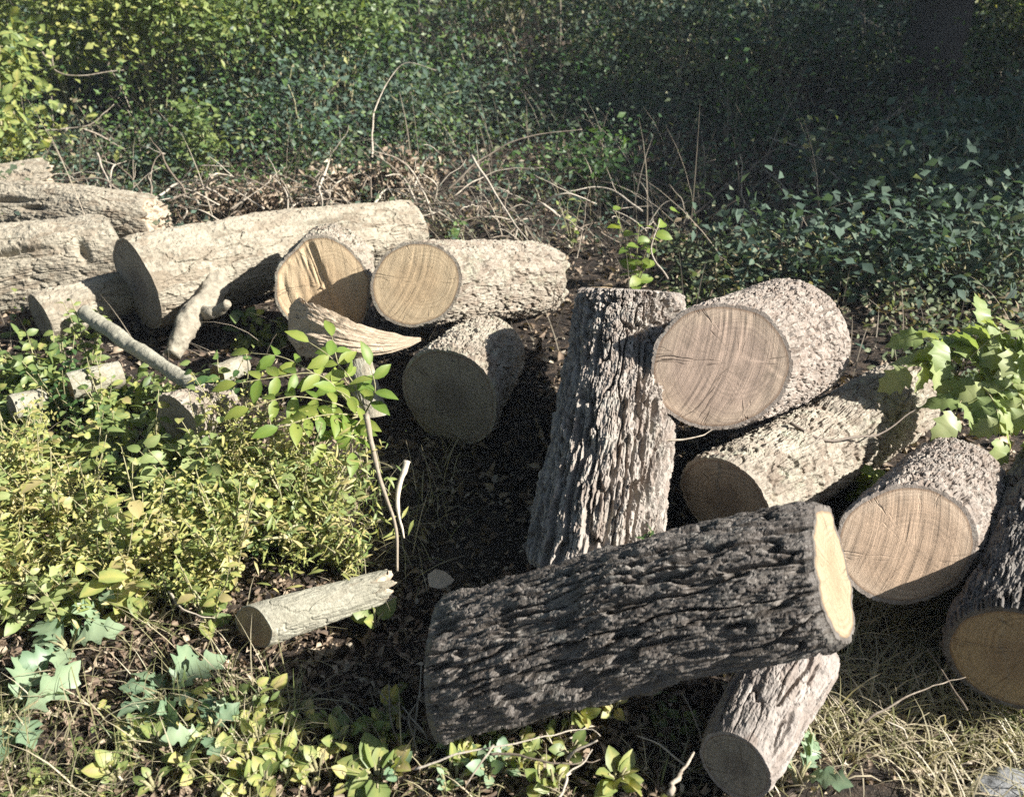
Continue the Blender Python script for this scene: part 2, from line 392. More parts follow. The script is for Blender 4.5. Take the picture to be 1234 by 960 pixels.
def make_log(name, label, p0, p1, r0, r1, style, f0='cut_grey', f1='cut_grey', n0=None, n1=None, bend=(0, 0, 0), seed=1,
             res=.0035, jag0=0, jag1=0, oval=.05, thick=None, step0=None, group=None, cat='log', lump=None, flabel=None):
    B = BARK[style]
    p0 = np.asarray(p0, float); p1 = np.asarray(p1, float)
    ax = p1 - p0; L = np.linalg.norm(ax); ax = ax / L
    ref = np.array([0, 0, 1.0]); e1 = unit(np.cross(ax, ref)); e2 = np.cross(e1, ax)
    rm = max(r0, r1)
    seg = int(np.clip(2 * PI * rm / res, 40, 560)); nr = int(np.clip(L / (res * 1.3), 24, 420))
    t = np.linspace(0, 1, nr); a = np.linspace(0, 2 * PI, seg, endpoint=False)
    T, A = np.meshgrid(t, a, indexing='ij')
    ca, sa = np.cos(A), np.sin(A)
    base_r = (r0 + (r1 - r0) * T) * (1 + oval * fbm(np.stack([ca * 1.1, sa * 1.1, T * L * 1.2 + seed * 7], -1), 2, seed)
                                      + oval * .4 * fbm(np.stack([ca * 2.5, sa * 2.5, T * L * 3 + seed * 7], -1), 2, seed + 3))
    if lump is not None:
        for (lt, la, lr, lw, lh) in lump:
            da = np.abs((A - la + PI) % (2 * PI) - PI)
            base_r = base_r + lh * np.exp(-((T - lt) * L / lw) ** 2 - (da * rm / lr) ** 2)
    cyl = np.stack([ca * rm, sa * rm, T * L], -1)
    per = max(6, int(round(2 * PI * rm / B['cu'])))
    u = A / (2 * PI) * per + B['warp'] * fbm(np.stack([ca * 3, sa * 3, T * L * 7 + seed], -1), 3, seed + 11)
    v = T * L / B['xc'] + B['warp'] * fbm(cyl * 14 + seed, 3, seed + 12)
    F1, F2, cid = worley(u, v, per, seed + 21)
    rid = sstep(0.03, B['edge'], F2 - F1 + .10 * fbm(cyl * 55, 2, seed + 13))
    g1, g2, gid = worley(u * 2.0 + .3 * fbm(cyl * 60, 2, seed + 14), v * 2.6, per * 2, seed + 23)
    flk = sstep(.02, .35, g2 - g1) * (.4 + .6 * gid)
    if B['model'] == 'f':
        K = rm / B['cu'] * .55
        wa = .012 * B['warp'] * fbm(cyl * np.array([14, 14, 9]) + 5, 3, seed + 16) / rm
        zz = T * L / B['cv'] + .18 * B['warp'] * fbm(cyl * 22, 2, seed + 18)
        q = np.stack([np.cos(A + wa) * K, np.sin(A + wa) * K, zz], -1)
        m1 = np.abs(fbm(q, 3, seed + 61, .38)); m2 = np.abs(fbm(q * np.array([2.1, 2.1, 1.7]) + 9, 2, seed + 62))
        xc = sstep(.0, .10, F2 - F1)
        low = fbm(cyl * np.array([30, 30, 12]), 2, seed + 63)
        rid = sstep(.015, B['edge'], m1) * (.62 + .22 * sstep(0, .10, m2) + .16 * xc) * (.9 + .35 * low)
        fib = fbm(np.stack([ca * rm / .0045, sa * rm / .0045, T * L / .03], -1), 3, seed + 64)
    brk = sstep(-.5, .25, fbm(cyl * 9 + seed * 3, 3, seed + 15))          # flaked / worn places
    if B['model'] == 'f': disp = B['dep'] * (rid * (.75 + .25 * brk) - .7) + B['fine'] * fib * (.4 + .6 * rid) + B['fl'] * fbm(cyl * 60, 3, seed + 31)
    else: disp = B['dep'] * (rid * (.5 + .5 * cid) * (.6 + .4 * brk) - .7) + B['fl'] * (flk - .5) * rid + B['fine'] * fbm(cyl * 90, 3, seed + 31) + B['fine'] * .8 * fbm(cyl * 30, 2, seed + 33)
    de = np.minimum(T, 1 - T) * L
    disp = disp * (.35 + .65 * sstep(0, .03, de)) - .25 * B['dep'] * (1 - sstep(0, .02, de))
    Rr = base_r + disp
    cen = p0 + T[..., None] * (p1 - p0) + np.sin(PI * T)[..., None] * np.asarray(bend, float)
    off = ca[..., None] * e1 + sa[..., None] * e2
    n0 = -ax if n0 is None else unit(n0); n1 = ax if n1 is None else unit(n1)
    def shear(o, n):
        k = float(ax @ n); k = math.copysign(max(abs(k), .42), k)
        return -(o @ n) / k
    jn = fbm(np.stack([ca[0] * 3, sa[0] * 3, np.full(seg, seed * 1.7)], -1), 3, seed + 41)
    jn2 = np.sign(jn) * np.abs(jn) ** .7
    def place(rad, Tt, offs, centre):
        o = offs * rad[..., None]
        s = shear(o, n0) * np.clip(1 - 1.6 * Tt, 0, 1) + shear(o, n1) * np.clip(1.6 * Tt - .6, 0, 1)
        s = s + jag0 * jn2 * np.clip(1 - 4 * Tt, 0, 1) + jag1 * jn2 * np.clip(4 * Tt - 3, 0, 1)
        return centre + o + s[..., None] * ax
    V = place(Rr, T, off, cen)
    base = (p0 + p1) / 2; base[2] = min(p0[2] - r0, p1[2] - r1)
    LOGINFO.append((label, round(float(p0[2] - r0), 3), round(float(p1[2] - r1), 3), round(float(L), 2), round(r0, 3), round(r1, 3)))
    root = thing(name, label, cat, base, group)
    th = thick if thick is not None else min(.014, .09 * rm) 
    mbk = MB()
    ii = np.arange(nr - 1)[:, None] * seg; j = np.arange(seg)[None]; k = (j + 1) % seg
    F = [np.stack([ii + j, ii + k, ii + seg + k, ii + seg + j], -1).reshape(-1, 4)]
    inner = []
    for end in (0, nr - 1):
        ir = base_r[end] - B['dep'] * .42 - th * .55
        inner.append((place(ir, T[end], off[end], cen[end]), ir))
    allv = np.concatenate([V.reshape(-1, 3), inner[0][0], inner[1][0]])
    jj = np.arange(seg); kk = (jj + 1) % seg; N = nr * seg
    F.append(np.stack([jj, N + jj, N + kk, kk], -1))
    e = (nr - 1) * seg
    F.append(np.stack([e + jj, e + kk, N + seg + kk, N + seg + jj], -1))
    mbk.add(allv, F, np.concatenate([cid.ravel(), np.full(2 * seg, .3)]))
    mbk.build('bark', M[B['mat']], root, smooth=False)
    for end, (edge, ir), nn, fm, jg in ((0, inner[0], n0, f0, jag0), (1, inner[1], n1, f1, jag1)):
        if fm is None: continue
        c = p0 if end == 0 else p1
        nrad = 26
        rho = np.linspace(1, 0, nrad)[:-1]
        pv = c + rho[:, None, None] * (edge - c)[None]
        # in-plane coordinates
        q1 = unit(e1 - (e1 @ nn) * nn); q2 = np.cross(nn, q1)
        rel = pv - c
        U = rel @ q1 + .22 * rm * math.sin(seed * 2.1); W = rel @ q2 + .22 * rm * math.cos(seed * 1.3)
        amp = np.clip((1 - rho) * 8, 0, 1)[:, None]
        dz = .0016 * fbm(np.stack([(U + W * W * 1.1) * 110, W * 5, np.zeros_like(U)], -1), 3, seed + 51) + .006 * (sstep(-.004, .004, U * math.sin(seed) + W * math.cos(seed) - .35 * rm + .01 * vnoise(np.stack([U * 40, W * 40, U * 0], -1), seed)) - .5) * (seed % 2) + .003 * fbm(np.stack([U * 12, W * 12, U * 0 + seed], -1), 3, seed + 52)
        if step0 is not None and end == 0: dz = dz + step0(U, W)
        if jg > .02: dz = dz + jg * .7 * fbm(np.stack([U * 45, W * 45, U * 0], -1), 3, seed + 53)
        pv = pv + (dz * amp)[..., None] * nn
        ctr = c + nn * 0.0
        vv = np.concatenate([pv.reshape(-1, 3), ctr[None]])
        uvv = np.concatenate([np.stack([U, W], -1).reshape(-1, 2), [[.22 * rm * math.sin(seed * 2.1), .22 * rm * math.cos(seed * 1.3)]]])
        tn = np.concatenate([np.repeat(rho, seg), [0.]])
        ii = np.arange(nrad - 2)[:, None] * seg; j = np.arange(seg)[None]; k = (j + 1) % seg
        Fq = np.stack([ii + j, ii + seg + j, ii + seg + k, ii + k], -1).reshape(-1, 4)
        last = (nrad - 2) * seg
        Ft = np.stack([last + jj, np.full(seg, len(vv) - 1), last + kk], -1)
        if end == 0: Fq = Fq[:, ::-1]; Ft = Ft[:, ::-1]
        m2 = MB(); m2.add(vv, [Fq, Ft], tn, uvv)
        fo = m2.build('cut_face' if jg < .02 else 'broken_end', M[fm if jg < .02 else 'torn_wood'], root)
        if flabel and end == 0: fo['label'] = flabel
    root['_ax'] = [float(x) for x in ax]
    return root

def rp(px, d): return px * d / FPX

# front dark log, leaning on the small log below its right end
L1 = make_log('log', 'big dark furrowed log across the front with a bright cream cut end',
         D(530, 806, 2.12), D(1005, 688, 1.86), rp(79, 2.12), rp(86, 1.86), 'dark', 'cut_grey', 'cut_cream',
         n0=(-.95, .1, -.1), n1=(.86, -.33, .42), jag1=.006, seed=3, res=.0028, bend=(0, 0, .012), oval=.07,
         lump=[(.68, 1.2, .16, .24, .022), (.15, .2, .12, .12, .015)])
make_log('log', 'deeply ridged grey log in the middle of the pile, pointing away from the viewer',
         D(716, 664, 2.38), D(760, 350, 3.36), rp(81, 2.38), rp(61, 3.36), 'ridged', 'cut_grey', 'cut_tan', seed=5, res=.0026,
         n0=(0, -.45, -.89), n1=(.06, .40, .91), bend=(.01, 0, .015))
make_log('log', 'thick log with cracked brown cut face lying on the rough shaded log',
         D(868, 441, 2.64), D(946, 413, 3.15), rp(79, 2.64), rp(76, 3.15), 'cobbled', 'cut_brown', 'cut_grey',
         n0=(-.16, -.88, .44), seed=8, res=.003,
         step0=lambda U, W: -.002 * sstep(.0, .012, W + .25 * U - .03 + .02 * vnoise(np.stack([U * 30, W * 30, U * 0], -1), 4)) * sstep(0, .02, U + .01))
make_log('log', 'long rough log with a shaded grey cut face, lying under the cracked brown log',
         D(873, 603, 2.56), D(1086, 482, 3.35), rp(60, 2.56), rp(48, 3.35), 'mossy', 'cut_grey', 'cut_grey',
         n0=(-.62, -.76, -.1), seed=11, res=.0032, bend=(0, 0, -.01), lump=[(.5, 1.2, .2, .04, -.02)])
make_log('log', 'log with reddish freshly sawn face part in shadow beside the cream cut end',
         D(1091, 655, 2.3), D(1146, 588, 2.8), rp(74, 2.3), rp(62, 2.8), 'cobbled', 'cut_red', 'cut_grey',
         n0=(-.10, -.88, .4), seed=14, res=.003)
make_log('log', 'dark log at the picture edge with a round tan cut face turned to the viewer',
         D(1222, 796, 2.08), D(1312, 590, 2.75), rp(82, 2.08), rp(84, 2.75), 'dark', 'cut_tan', 'cut_grey',
         n0=(-.5, -.86, -.06), seed=17, res=.003)
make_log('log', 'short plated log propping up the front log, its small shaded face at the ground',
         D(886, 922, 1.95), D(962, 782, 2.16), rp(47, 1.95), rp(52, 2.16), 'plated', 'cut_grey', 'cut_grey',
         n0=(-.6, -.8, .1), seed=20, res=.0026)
make_log('log', 'small pale smooth log lying alone on the ground among the weeds, one end broken off',
         D(306, 755, 2.36), D(464, 706, 2.47), rp(26, 2.36), rp(19, 2.47), 'pale', 'cut_tan', 'cut_tan',
         n0=(-.55, -.80, .2), seed=23, res=.0022, jag1=.035, oval=.1)
make_log('log', 'log with round bright yellowish cut face on the pile, far end broken ragged',
         D(501, 342, 3.55), D(652, 334, 4.25), rp(52, 3.55), rp(43, 4.25), 'rough', 'cut_pale', 'cut_tan',
         n0=(-.16, -.85, .5), seed=26, res=.0034, jag1=.05)
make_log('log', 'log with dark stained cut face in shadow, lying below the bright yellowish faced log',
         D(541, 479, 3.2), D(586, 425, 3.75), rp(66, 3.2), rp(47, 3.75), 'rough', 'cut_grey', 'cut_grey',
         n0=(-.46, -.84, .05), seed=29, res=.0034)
# split log with a torn step and a splinter
sp = make_log('split_log', 'split log with striped torn pale face and a pointed splinter jutting out beneath it',
         D(388, 346, 3.72), D(402, 322, 4.02), rp(60, 3.72), rp(52, 4.02), 'rough', 'cut_pale', 'cut_grey',
         n0=(.02, -.95, .3), seed=32, res=.0034, oval=.12,
         step0=lambda U, W: -.011 * sstep(-.012, .012, -U - .35 * W - .02) + .006 * fbm(np.stack([(U + .3 * W) * 90, (W - .3 * U) * 5, U * 0], -1), 3, 5) * sstep(0, .02, -U - .35 * W - .02))
m_ = MB()
# splinter : tapered wedge of torn wood
prof = [(352, 390, 3.64, 20), (374, 398, 3.46, 30), (402, 405, 3.41, 29), (430, 411, 3.40, 24), (460, 415, 3.42, 17), (485, 414, 3.44, 10), (507, 409, 3.46, 2)]
pc = smooth_path([D(a, b, c) for a, b, c, _ in prof], 120); ph = np.interp(np.linspace(0, 1, 120), np.linspace(0, 1, len(prof)), [rp(h, c) for a, b, c, h in prof])
aa = np.linspace(0, 2 * PI, 110, endpoint=False)
SS, AA = np.meshgrid(np.linspace(0, 1, 120), aa, indexing='ij')
sq_ = np.sign(np.sin(AA)) * np.abs(np.sin(AA)) ** .75
stk = 1 + .34 * fbm(np.stack([np.cos(AA) * 3.5, np.sin(AA) * 3.5, SS * 2.2], -1), 4, 71) + .22 * fbm(np.stack([np.cos(AA) * 11, np.sin(AA) * 11, SS * 5], -1), 3, 72) + .10 * fbm(np.stack([np.cos(AA) * 9, np.sin(AA) * 9, SS * 26], -1), 3, 73)
rv = pc[:, None] + ph[:, None, None] * stk[..., None] * (np.cos(AA)[..., None] * np.array([.1, .55, -.35]) + sq_[..., None] * np.array([.05, .42, .95]))
n_, s_ = rv.shape[:2]
q_ = np.array([[i * s_ + j, i * s_ + (j + 1) % s_, (i + 1) * s_ + (j + 1) % s_, (i + 1) * s_ + j] for i in range(n_ - 1) for j in range(s_)])
m_.add(rv.reshape(-1, 3), [q_, np.arange(s_)[None], (np.arange(s_) + (n_ - 1) * s_)[None]], .3, rv.reshape(-1, 3)[:, [2, 0]] + .3)
m_.build('splinter', M['torn_wood'], sp, smooth=False)
A = make_log('log', 'long smooth pale log with shaded left end and forked branch stub',
         D(166, 344, 3.9), D(496, 276, 4.75), rp(56, 3.9), rp(34, 4.75), 'smooth', 'cut_grey', 'cut_tan',
         n0=(-.70, -.71, -.05), seed=35, res=.0036, oval=.12, bend=(0, 0, .03), lump=[(.35, .4, .09, .12, .03), (.6, 1.0, .012, .16, -.035), (.25, 1.1, .012, .07, -.03)])
m_ = MB()
tube(m_, smooth_path([D(258, 340, 3.95), D(243, 370, 3.84), D(222, 398, 3.76), D(204, 428, 3.68)], 60, .012, 3), np.linspace(.064, .033, 60), 40, rough=.22)
m_.build('branch_stub', M['bark_smooth'], A)
m_ = MB()
tube(m_, smooth_path([D(240, 372, 3.84), D(258, 376, 3.78), D(274, 366, 3.74)], 30, .008, 4), np.linspace(.036, .018, 30), 30, rough=.25)
m_.build('branch_stub', M['bark_smooth'], A)
make_log('log', 'pale smooth log with a long bark split, rearmost at the left edge of the pile',
         D(-120, 262, 4.9), D(188, 268, 4.75), rp(42, 4.9), rp(34, 4.75), 'smooth', 'cut_tan', 'cut_tan', seed=38, res=.0038, oval=.12, jag1=.06,
         bend=(0, 0, .04), lump=[(.50, .75, .016, .12, -.06), (.60, .5, .014, .06, -.05), (.8, .9, .08, .12, .03)])
make_log('log', 'thick pale weathered log in front at the left edge, partly behind green weeds',
         D(-130, 342, 4.15), D(138, 306, 4.35), rp(58, 4.15), rp(52, 4.35), 'smooth', 'cut_tan', 'cut_grey', n1=(.75, .65, .1), seed=41, res=.0038, oval=.14,
         lump=[(.55, .65, .016, .10, -.06), (.84, .45, .05, .02, -.05), (.7, 1.2, .07, .1, .03), (.3, .4, .02, .2, -.03)])
make_log('log', 'pale bark slab lying highest at the far left behind the other pale logs',
         D(-60, 238, 5.15), D(58, 214, 5.3), rp(30, 5.1), rp(24, 5.3), 'smooth', 'cut_pale', 'cut_pale', seed=44, res=.006, oval=.15, jag1=.05)
make_log('log', 'slim log whose narrow shaded cut end points left below the weathered log',
         D(49, 384, 3.85), D(150, 352, 4.05), rp(31, 3.85), rp(25, 4.15), 'smooth', 'cut_grey', 'cut_grey', n0=(-.68, -.73, -.05), seed=47, res=.005)
make_log('log', 'log with narrow oval cut end in shade over the weeds below the pole',
         D(217, 514, 2.98), D(266, 492, 3.2), rp(44, 2.98), rp(30, 3.2), 'rough', 'cut_grey', 'cut_grey', n0=(-.62, -.78, -.1), seed=50, res=.004)
make_log('branch_piece', 'short thick branch piece with rounded end standing beneath the splinter of the split log',
         D(448, 500, 3.28), D(430, 425, 3.5), rp(19, 3.28), rp(15, 3.5), 'pale', 'cut_tan', 'cut_grey', n0=(.1, -.4, -.9), seed=53, res=.003, cat='branch')
make_log('branch_piece', 'pale short log piece with a dark knot hole, half hidden in weeds on the left',
         D(84, 466, 3.3), D(146, 450, 3.4), rp(17, 3.3), rp(16, 3.4), 'pale', 'cut_tan', 'cut_tan', seed=56, res=.004, cat='branch',
         lump=[(.6, 2.2, .012, .012, -.03)])
make_log('branch_piece', 'small whitish round of wood with a hollow core at the left picture edge',
         D(14, 491, 3.12), D(46, 481, 3.3), rp(15, 3.12), rp(13, 3.3), 'pale', 'cut_grey', 'cut_tan', seed=59, res=.003, cat='branch', n0=(-.75, -.66, .1))
make_log('branch_piece', 'little pale end of wood poking out beside the forked stub',
         D(262, 452, 3.35), D(292, 440, 3.5), rp(13, 3.35), rp(12, 3.5), 'pale', 'cut_tan', 'cut_tan', seed=60, res=.003, cat='branch', n0=(-.6, -.8, .1))

# leaning pole
pole = thing('pole', 'straight pale pole leaning over the weeds from the left logs', 'pole', D(170, 424, 3.4))
m_ = MB(); pts = smooth_path([D(102, 377, 3.62), D(165, 420, 3.42), D(240, 470, 3.2)], 160, .004, 9)
tube(m_, pts, np.linspace(.030, .026, 160), 30, .55, rough=.14); m_.build('shaft', M['bark_pale'], pole)

# ------------------------------------------------------------------ stones & small bits
def stone(label, c, sx, sy, sz, seed):
    n, s = 60, 90
    th = np.linspace(0, PI, n); a = np.linspace(0, 2 * PI, s, endpoint=False)
    TH, AA = np.meshgrid(th, a, indexing='ij')
    d = np.stack([np.sin(TH) * np.cos(AA), np.sin(TH) * np.sin(AA), np.cos(TH)], -1)
    v = d * (1 + .25 * fbm(d * 1.6 + seed, 3, seed) + .03 * fbm(d * 5, 3, seed + 1))[..., None] * np.array([sx, sy, sz]) + c
    ii = np.arange(n - 1)[:, None] * s; j = np.arange(s)[None]; k = (j + 1) % s
    m = MB(); m.add(v.reshape(-1, 3), [np.stack([ii + j, ii + s + j, ii + s + k, ii + k], -1).reshape(-1, 4)])
    tag(m.build('stone', M['stone'], origin=c), label, 'stone')
stone('pale grey stone half buried in the dry grass in the bottom corner', G(1222, 962) + [0, 0, .0], .10, .07, .040, 3)

# ------------------------------------------------------------------ twigs
tw_n = [0]
def twig(label, pts, r, group=None, mat='twig', forks=(), wob=.012, cat='twig', name='twig'):
    tw_n[0] += 1
    P3 = [D(*p) if len(p) == 3 and p[2] is not None else G(p[0], p[1]) for p in pts]
    n = max(8, len(P3) * 7)
    path = smooth_path(P3, n, wob * .6, tw_n[0]) + .35 * wob * vnoise(np.stack([np.arange(n) * .4, np.full(n, tw_n[0] * 2.3), np.zeros(n)], -1), 6)[:, None] * rng.normal(size=3)
    r = r * (.62 if 'behind' in label or 'dark' in label or 'upper' in label or 'far left' in label or 'bushes' in label or 'brush' in label else .85)
    m = MB(); tube(m, path, np.linspace(r, r * .3, n) * (1 + .18 * vnoise(np.stack([np.arange(n) * .7, np.zeros(n), np.zeros(n)], -1), tw_n[0])), 6, rng.uniform(.0, 1))
    for (t, dx, dy, dz, rr) in forks:
        s = path[int(t * (n - 1))]
        fp = smooth_path([s, s + np.array([dx, dy, dz]) * .5 + [0, 0, .01], s + np.array([dx, dy, dz])], 8, wob, tw_n[0] + 50)
        tube(m, fp, np.linspace(rr, rr * .4, 8), 5, rng.uniform(.3, .8))
    return tag(m.build(name, M[mat], origin=path[0]), label, cat, group)

twig('long thin bare stick standing upright beside the pinnate seedling', [(440, 500, 2.74), (462, 590, 2.55), (478, 640, 2.48), (478, 688, 2.44)], .0105, wob=.006, mat='twig_pale')
twig('short bare stick beside the tall thin stick, slightly thicker', [(490, 556, 2.62), (479, 600, 2.58), (487, 648, 2.53)], .0115, wob=.006, mat='twig_pale')
twig('pale crooked stick lying on the yellow weeds', [(238, 604, 2.62), (275, 622, 2.6), (318, 634, 2.58)], .008)
twig('stick lying behind the small pale log in the litter', [(205, 712, 2.42), (235, 742, 2.38), (258, 745, 2.4)], .006)
twig('arched dry twig running over the ground in front of the big dark log', [(500, 930, 1.88), (560, 908, 1.88), (640, 892, 1.9), (700, 876, 1.93), (724, 888, 1.92)], .0045, forks=[(.45, -.06, -.1, .0, .003)])
twig('forked whitish twig on the ground beneath the big dark log', [(590, 905, 1.93), (640, 915, 1.9), (690, 920, 1.9), (722, 915, 1.92)], .005, forks=[(.7, .06, .0, .07, .004)])
twig('broken pale twig stub with torn end near the small prop log', [(812, 958, 1.8), (822, 930, 1.86), (834, 902, 1.9)], .008)
twig('thin twig slanting out of the litter at the front', [(672, 958, 1.79), (690, 930, 1.83), (712, 905, 1.87)], .0035)
twig('thin curved twig lying over the rough log towards the big leaved sapling', [(955, 512, 2.72), (1000, 530, 2.72), (1060, 522, 2.82), (1120, 485, 2.9), (1152, 455, 2.95)], .0055, mat='twig_dark')
twig('light straw twig wedged under the cracked brown log', [(800, 532, 2.6), (835, 526, 2.62), (862, 518, 2.66)], .004)
twig('dry stem leaning out of the grass beside the tan faced log', [(1166, 858, 1.98), (1140, 815, 2.08), (1118, 782, 2.15)], .0035)
twig('dry bent stem lying over the grass under the tan faced log', [(1040, 870, 1.95), (1085, 840, 1.98), (1120, 828, 2.02), (1165, 815, 2.08)], .003)
twig('long bowed twig reaching up over the brush behind the pile', [(538, 232, 4.9), (575, 195, 4.9), (625, 168, 4.9), (702, 156, 4.9)], .011)
twig('leaning bare twig propped against the ragged log end', [(568, 188, 4.85), (596, 232, 4.7), (640, 298, 4.5)], .010)
twig('hooked dark sapling stem with bent top rising from the brush', [(449, 190, 5.6), (450, 140, 5.8), (470, 95, 5.9), (490, 76, 5.9), (526, 86, 5.9)], .010)
twig('long fallen branch slanting up to the right in the dark woods', [(1045, 168, 6.6), (1085, 130, 6.7), (1118, 92, 6.8), (1153, 68, 6.9)], .014)
twig('pale broken branch on the dark ground at the right', [(1090, 178, 6.3), (1130, 172, 6.3), (1175, 158, 6.3)], .013)
twig('thin hanging vine stem in the dark woods near the top', [(992, -40, 8.0), (985, 30, 7.8), (968, 90, 7.4), (955, 130, 7.0)], .012, mat='twig')
twig('upright pale twig in the brush at far left', [(117, 185, 4.95), (128, 212, 4.85), (142, 246, 4.75)], .011)
twig('spreading bare branch over the weeds at upper left', [(45, 158, 5.6), (75, 155, 5.6), (105, 150, 5.6), (138, 126, 5.6)], .011, forks=[(.55, .2, .1, -.17, .008), (.4, -.18, .05, -.15, .007)])
twig('whitish bare branch below the bright bushes', [(52, 62, 6.0), (68, 85, 5.9), (100, 92, 5.9), (150, 84, 6.0)], .011, forks=[(.3, .02, 0, .12, .007)])
twig('dry pale stem standing bent at the centre weed', [(803, 335, 3.9), (786, 300, 3.95), (795, 265, 4.0)], .006)
twig('pale forked twig standing in the dark middle ground', [(690, 330, 4.4), (702, 280, 4.5), (706, 250, 4.5), (712, 225, 4.5)], .006, forks=[(.4, .06, 0, .12, .004), (.55, -.1, 0, .08, .004)])
twig('slim leafless stem standing in the shaded clearing', [(894, 280, 5.2), (895, 240, 5.2), (893, 185, 5.2)], .007)
# brush tangle behind the pile
for k in range(84):
    px = rng.uniform(110, 560); py = rng.uniform(215, 262)
    if k > 62: px = rng.uniform(520, 860); py = rng.uniform(235, 300)
    d = rng.uniform(4.75, 5.25); ang = rng.uniform(-.35, PI + .35)
    L = rng.uniform(25, 120) * (1.0 if k < 63 else .8)
    x2, y2 = px + L * math.cos(ang), py - L * abs(math.sin(ang)) * .6 + 8
    mx, my = (px + x2) / 2 + rng.uniform(-12, 12), (py + y2) / 2 - rng.uniform(-4, 14)
    twig('bare dry twig in the brush tangle behind the logs', [(px, py + 12, d), (mx, my, d + rng.uniform(-.15, .15)), (x2, y2, d + rng.uniform(-.2, .2))],
         rng.uniform(.006, .013), 'dry twigs in the brush behind the logs',
         forks=[(rng.uniform(.3, .8), rng.uniform(-.2, .2), rng.uniform(-.1, .1), rng.uniform(0, .15), .003)])
# (dry leaf clumps are added after the shrub helper)
for k in range(22):
    px = rng.uniform(640, 1230); py = rng.uniform(60, 300)
    g0 = G(px, py + 25); 
    a = rng.uniform(0, 2 * PI); L = rng.uniform(.3, .9)
    g1 = g0 + [L * math.cos(a), L * math.sin(a) * .5, rng.uniform(.05, .5)]
    path = smooth_path([g0, (g0 + g1) / 2 + rng.uniform(-.06, .06, 3), g1], 14, .02, 200 + k)
    m = MB(); tube(m, path, np.linspace(.007, .003, 14), 5, rng.uniform(.2, .7))
    tag(m.build('twig', M['twig_dark' if k % 3 else 'twig'], origin=g0), 'thin fallen twig among the dark woodland undergrowth', 'twig', 'fallen twigs in the dark woods')
for k in range(16):
    px = rng.uniform(470, 880); py = rng.uniform(880, 955)
    if k > 9: px = rng.uniform(980, 1200); py = rng.uniform(830, 950)
    g0 = G(px, py, .02); a = rng.uniform(0, PI); L = rng.uniform(.06, .2)
    g1 = g0 + [L * math.cos(a), L * math.sin(a), rng.uniform(-.01, .08)]
    path = smooth_path([g0, (g0 + g1) / 2 + rng.uniform(-.02, .02, 3), g1], 10, .008, 300 + k)
    m = MB(); tube(m, path, np.linspace(.003, .0015, 10), 5, rng.uniform(.3, .9))
    tag(m.build('twig', M['twig'], origin=g0), 'fine dry twig scattered on the litter in the front', 'twig', 'fine twigs on the front litter')

# ------------------------------------------------------------------ leaves
def leaf_tpl(prof, fold=.25, droop=.3):
    """prof: (y, halfwidth, yshift); returns verts (k,3) in unit length, faces"""
    v = []; n = len(prof)
    for (y, w, s) in prof:
        for x in (-w, 0, w):
            yy = y + (s if x else 0)
            v.append((x, yy, fold * abs(x) - droop * yy * yy + (.05 * math.sin(yy * 17 + (2 if x > 0 else 0)) * abs(x) / .25 if n > 8 else 0)))
    f = []
    for i in range(n - 1):
        f.append((3 * i, 3 * i + 1, 3 * i + 4, 3 * i + 3)); f.append((3 * i + 1, 3 * i + 2, 3 * i + 5, 3 * i + 4))
    return np.array(v), np.array(f)
T_SIMPLE = (np.array([(0, 0, 0), (-.26, .42, .07), (0, 1, -.12), (.26, .42, .07), (0, .45, 0)], float), np.array([(0, 4, 1, 1), (1, 4, 2, 2), (0, 3, 4, 4), (3, 2, 4, 4)]))
T_SIMPLE = (T_SIMPLE[0], T_SIMPLE[1][:, :3])
T_OVAL = leaf_tpl([(0, .01, 0), (.15, .14, .02), (.4, .25, .03), (.65, .22, .04), (.85, .11, .04), (1, .005, 0)])
T_BROAD = leaf_tpl([(0, .01, 0), (.08, .22, -.06), (.35, .36, .0), (.6, .30, .05), (.82, .15, .05), (1, .005, 0)], .2, .35)
T_LOBED = leaf_tpl([(0, .025, 0), (.10, .04, .01), (.17, .10, .03), (.23, .20, .06), (.28, .22, .07), (.31, .15, .03), (.36, .10, 0), (.41, .12, .02), (.47, .24, .06),
                    (.53, .30, .09), (.57, .25, .06), (.61, .15, .02), (.66, .13, .01), (.72, .22, .05), (.77, .25, .07), (.81, .18, .04), (.86, .12, .02), (.93, .08, .01), (1, .005, 0)], .35, .45)
T_ASH = leaf_tpl([(0, .01, 0), (.12, .12, .02), (.35, .21, .03), (.6, .19, .04), (.82, .09, .04), (1, .004, 0)], .3, .3)
T_RAG = leaf_tpl([(0, .02, 0), (.06, .16, -.05), (.16, .30, .02), (.24, .38, .07), (.30, .27, .02), (.38, .29, .03), (.48, .40, .10), (.55, .26, .03), (.64, .24, .03), (.74, .26, .07), (.82, .13, .03), (.92, .06, .01), (1, .004, 0)], .15, .55)
T_LANCE = leaf_tpl([(0, .01, 0), (.3, .10, .0), (.65, .075, .0), (1, .004, 0)], .3, .45)
T_CURL = leaf_tpl([(0, .02, 0), (.3, .3, .03), (.65, .28, .03), (1, .02, 0)], .9, .7)

